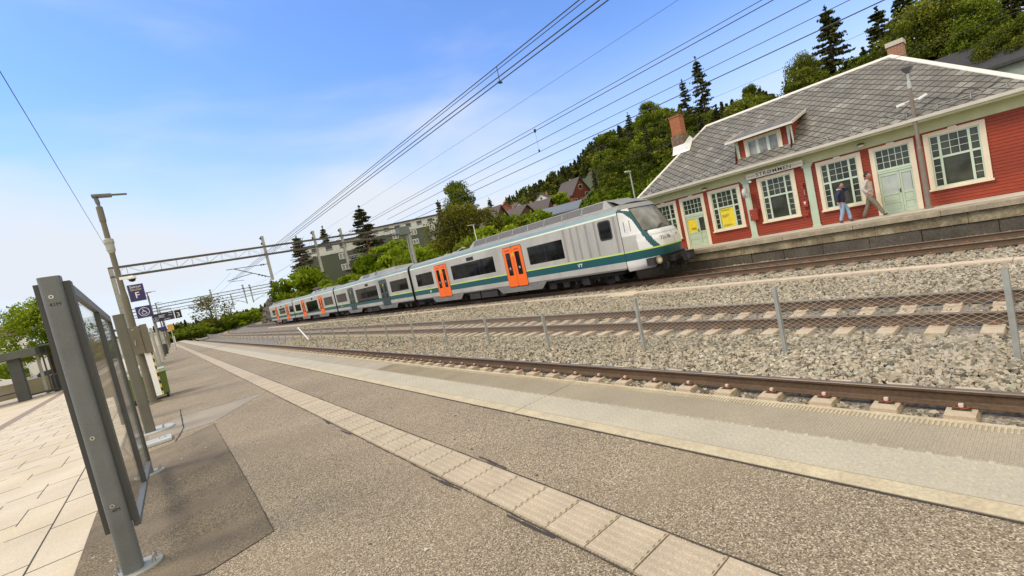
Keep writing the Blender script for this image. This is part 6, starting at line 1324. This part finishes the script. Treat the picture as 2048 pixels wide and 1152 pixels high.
# scrub ground cover on the slope and woods: one mass each
def mass(name, label, n, area, size, kinds, seed, lab_mat):
    g = np.random.default_rng(seed); VV = []; TT = []; MM = []
    PR = []
    for kd in kinds:
        if kd == 'S': PR.append((crown_spruce(np.random.default_rng(3), 12, 2.6, 2400, .26), 0, 12))
        elif kd == 'P': PR.append((crown_spruce(np.random.default_rng(4), 12, 3.2, 2400, .26, .1, .05), 0, 12))
        elif kd == 'D': PR.append((crown_decid(np.random.default_rng(5), 10, 3.6, 3000, .22, .06, 40), 1, 10)); PR.append((crown_decid(np.random.default_rng(8), 10, 3.2, 3000, .22, .06, 40), 2, 10))
        if kd == 's': PR.append((crown_spruce(np.random.default_rng(3), 12, 2.6, 520, .55), 0, 12))
        elif kd == 'p': PR.append((crown_spruce(np.random.default_rng(4), 12, 3.2, 520, .55, .1, .05), 0, 12))
        elif kd == 'd': PR.append((crown_decid(np.random.default_rng(5), 10, 3.6, 640, .50, .12, 26), 1, 10)); PR.append((crown_decid(np.random.default_rng(8), 10, 3.2, 640, .46, .12, 26), 2, 10))
        elif kd == 'g': PR.append((crown_decid(np.random.default_rng(6), 2, 2.0, 420, .26, 0, 14), 1, 2)); PR.append((crown_decid(np.random.default_rng(7), 2, 2.2, 420, .26, 0, 14), 2, 2))
    for (x, y, z, h, kk) in area(g, n):
        (V, T_), m, H0 = PR[kk % len(PR)]; s = h/H0; a = g.uniform(0, 6.28); ca, sa = math.cos(a), math.sin(a); W_ = V.copy()*s*np.array([g.uniform(.9, 1.3)]*2+[1]); X = W_[:, 0]*ca-W_[:, 1]*sa+x; Y = W_[:, 0]*sa+W_[:, 1]*ca+y
        VV.append(np.column_stack([X, Y, W_[:, 2]+z])); TT.append(np.clip(T_+g.uniform(-.22, .22), 0, 1)); MM.append(np.full(len(T_), m))
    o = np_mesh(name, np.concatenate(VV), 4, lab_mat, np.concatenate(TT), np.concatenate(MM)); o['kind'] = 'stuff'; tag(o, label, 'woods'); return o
def woods(g, n):
    out = []
    while len(out) < n:
        az = g.uniform(35, 97); D = interp(az, 1); d = D*g.uniform(.42, 1.06); x, y = d*math.sin(R(az)), d*math.cos(R(az)); z = hgt(x, y)
        if x < 38: continue
        if az < 52 and d < D*.80: continue
        if z < 4 or (d < 150 and az > 49): continue
        t = g.uniform(0, 1); out.append((x, y, z-.6, g.uniform(7, 12.5) if t < .55 else g.uniform(5, 9), 0 if t < .34 else (1 if t < .5 else g.choice([2, 3]))))
    return out
def nearwoods(g, n):
    out = []
    while len(out) < n:
        az = g.uniform(49, 98); d = g.uniform(62, 150); x, y = d*math.sin(R(az)), d*math.cos(R(az)); z = hgt(x, y)
        if x < 42 or (54.4 < az < 56.2 and d < 117) or (az < 52 and d < 150) or (az > 84 and d < 84): continue
        t = g.uniform(0, 1); out.append((x, y, z-.5, g.uniform(5, 9) if az < 72 else g.uniform(6, 10), 0 if t < .25 else (1 if t < .4 else g.choice([2, 3]))))
    return out
FINE = [1]
mass('near_woods', 'dense green woods close behind the station roof', 270, nearwoods, 1, 'SPD', 22, [LFC, LFM, LFD])
mass('hillside_woods', 'mixed dark conifer and leafy woods covering the hill behind the village and station', 1900, woods, 1, 'spd', 21, [LFC, LFM, LFD])
def scrub(g, n):
    out = []
    while len(out) < n:
        az = g.uniform(11, 62); 
        y = g.uniform(20, 125); x = g.uniform(22.5, 90); a = math.degrees(math.atan2(x, y))
        if not (10 < a < 64) or (30 < a < 50 and x > 45) or (a < 31 and math.hypot(x, y) > 95) or x < tx(3, y)+8 or (y < 46 and x < 34): continue
        out.append((x, y, hgt(x, y)-.3, g.uniform(.8, 2.3), g.choice([0, 1, 2, 3])))
    return out
mass('slope_scrub', 'dense low green scrub covering the slope above the train', 950, scrub, 1, 'g', 23, [LFC, LFD, LFB])
def farw(g, n):
    out = []
    for i in range(n):
        a = R(g.uniform(-24, 13)); d = g.uniform(240, 420); out.append((d*math.sin(a), d*math.cos(a), -1, g.uniform(4, 8)+(d-240)*.01, g.choice([0, 1, 2, 3])))
    return out
mass('distant_treeline', 'low distant green treeline at the horizon beyond the tracks', 420, farw, 1, 'spd', 25, [LFC, LFM, LFD])
def hedge(g, n):
    out = []
    for i in range(n):
        y = g.uniform(128, 250); o_ = g.uniform(5, 16); out.append((tx(1, y)-o_, y, -1.0, g.uniform(1.2, 2.6), g.choice([0, 1])))
    return out
mass('trackside_hedge', 'bright green hedge bank curving beside the tracks beyond the platform', 340, hedge, 1, 'g', 27, [LFC, LFB, LFD])
# weeds between the old rails
g = np.random.default_rng(31); P = np.column_stack([np.where(g.uniform(size=900) < .5, C2+g.uniform(-.7, .7, 900), C2+g.uniform(-1.6, 1.2, 900)), g.uniform(-1, 14, 900), np.full(900, ZB+.03)])
W_ = leafmat('weed', (.10, .08, .02), (.16, .12, .03), (.22, .2, .05)); o = np_mesh('dry_weeds', quads(P, .028, g), 4, [W_], g.uniform(0, 1, 900)); o['kind'] = 'stuff'; tag(o, 'sparse dry weeds and moss between the middle rails', 'weeds')
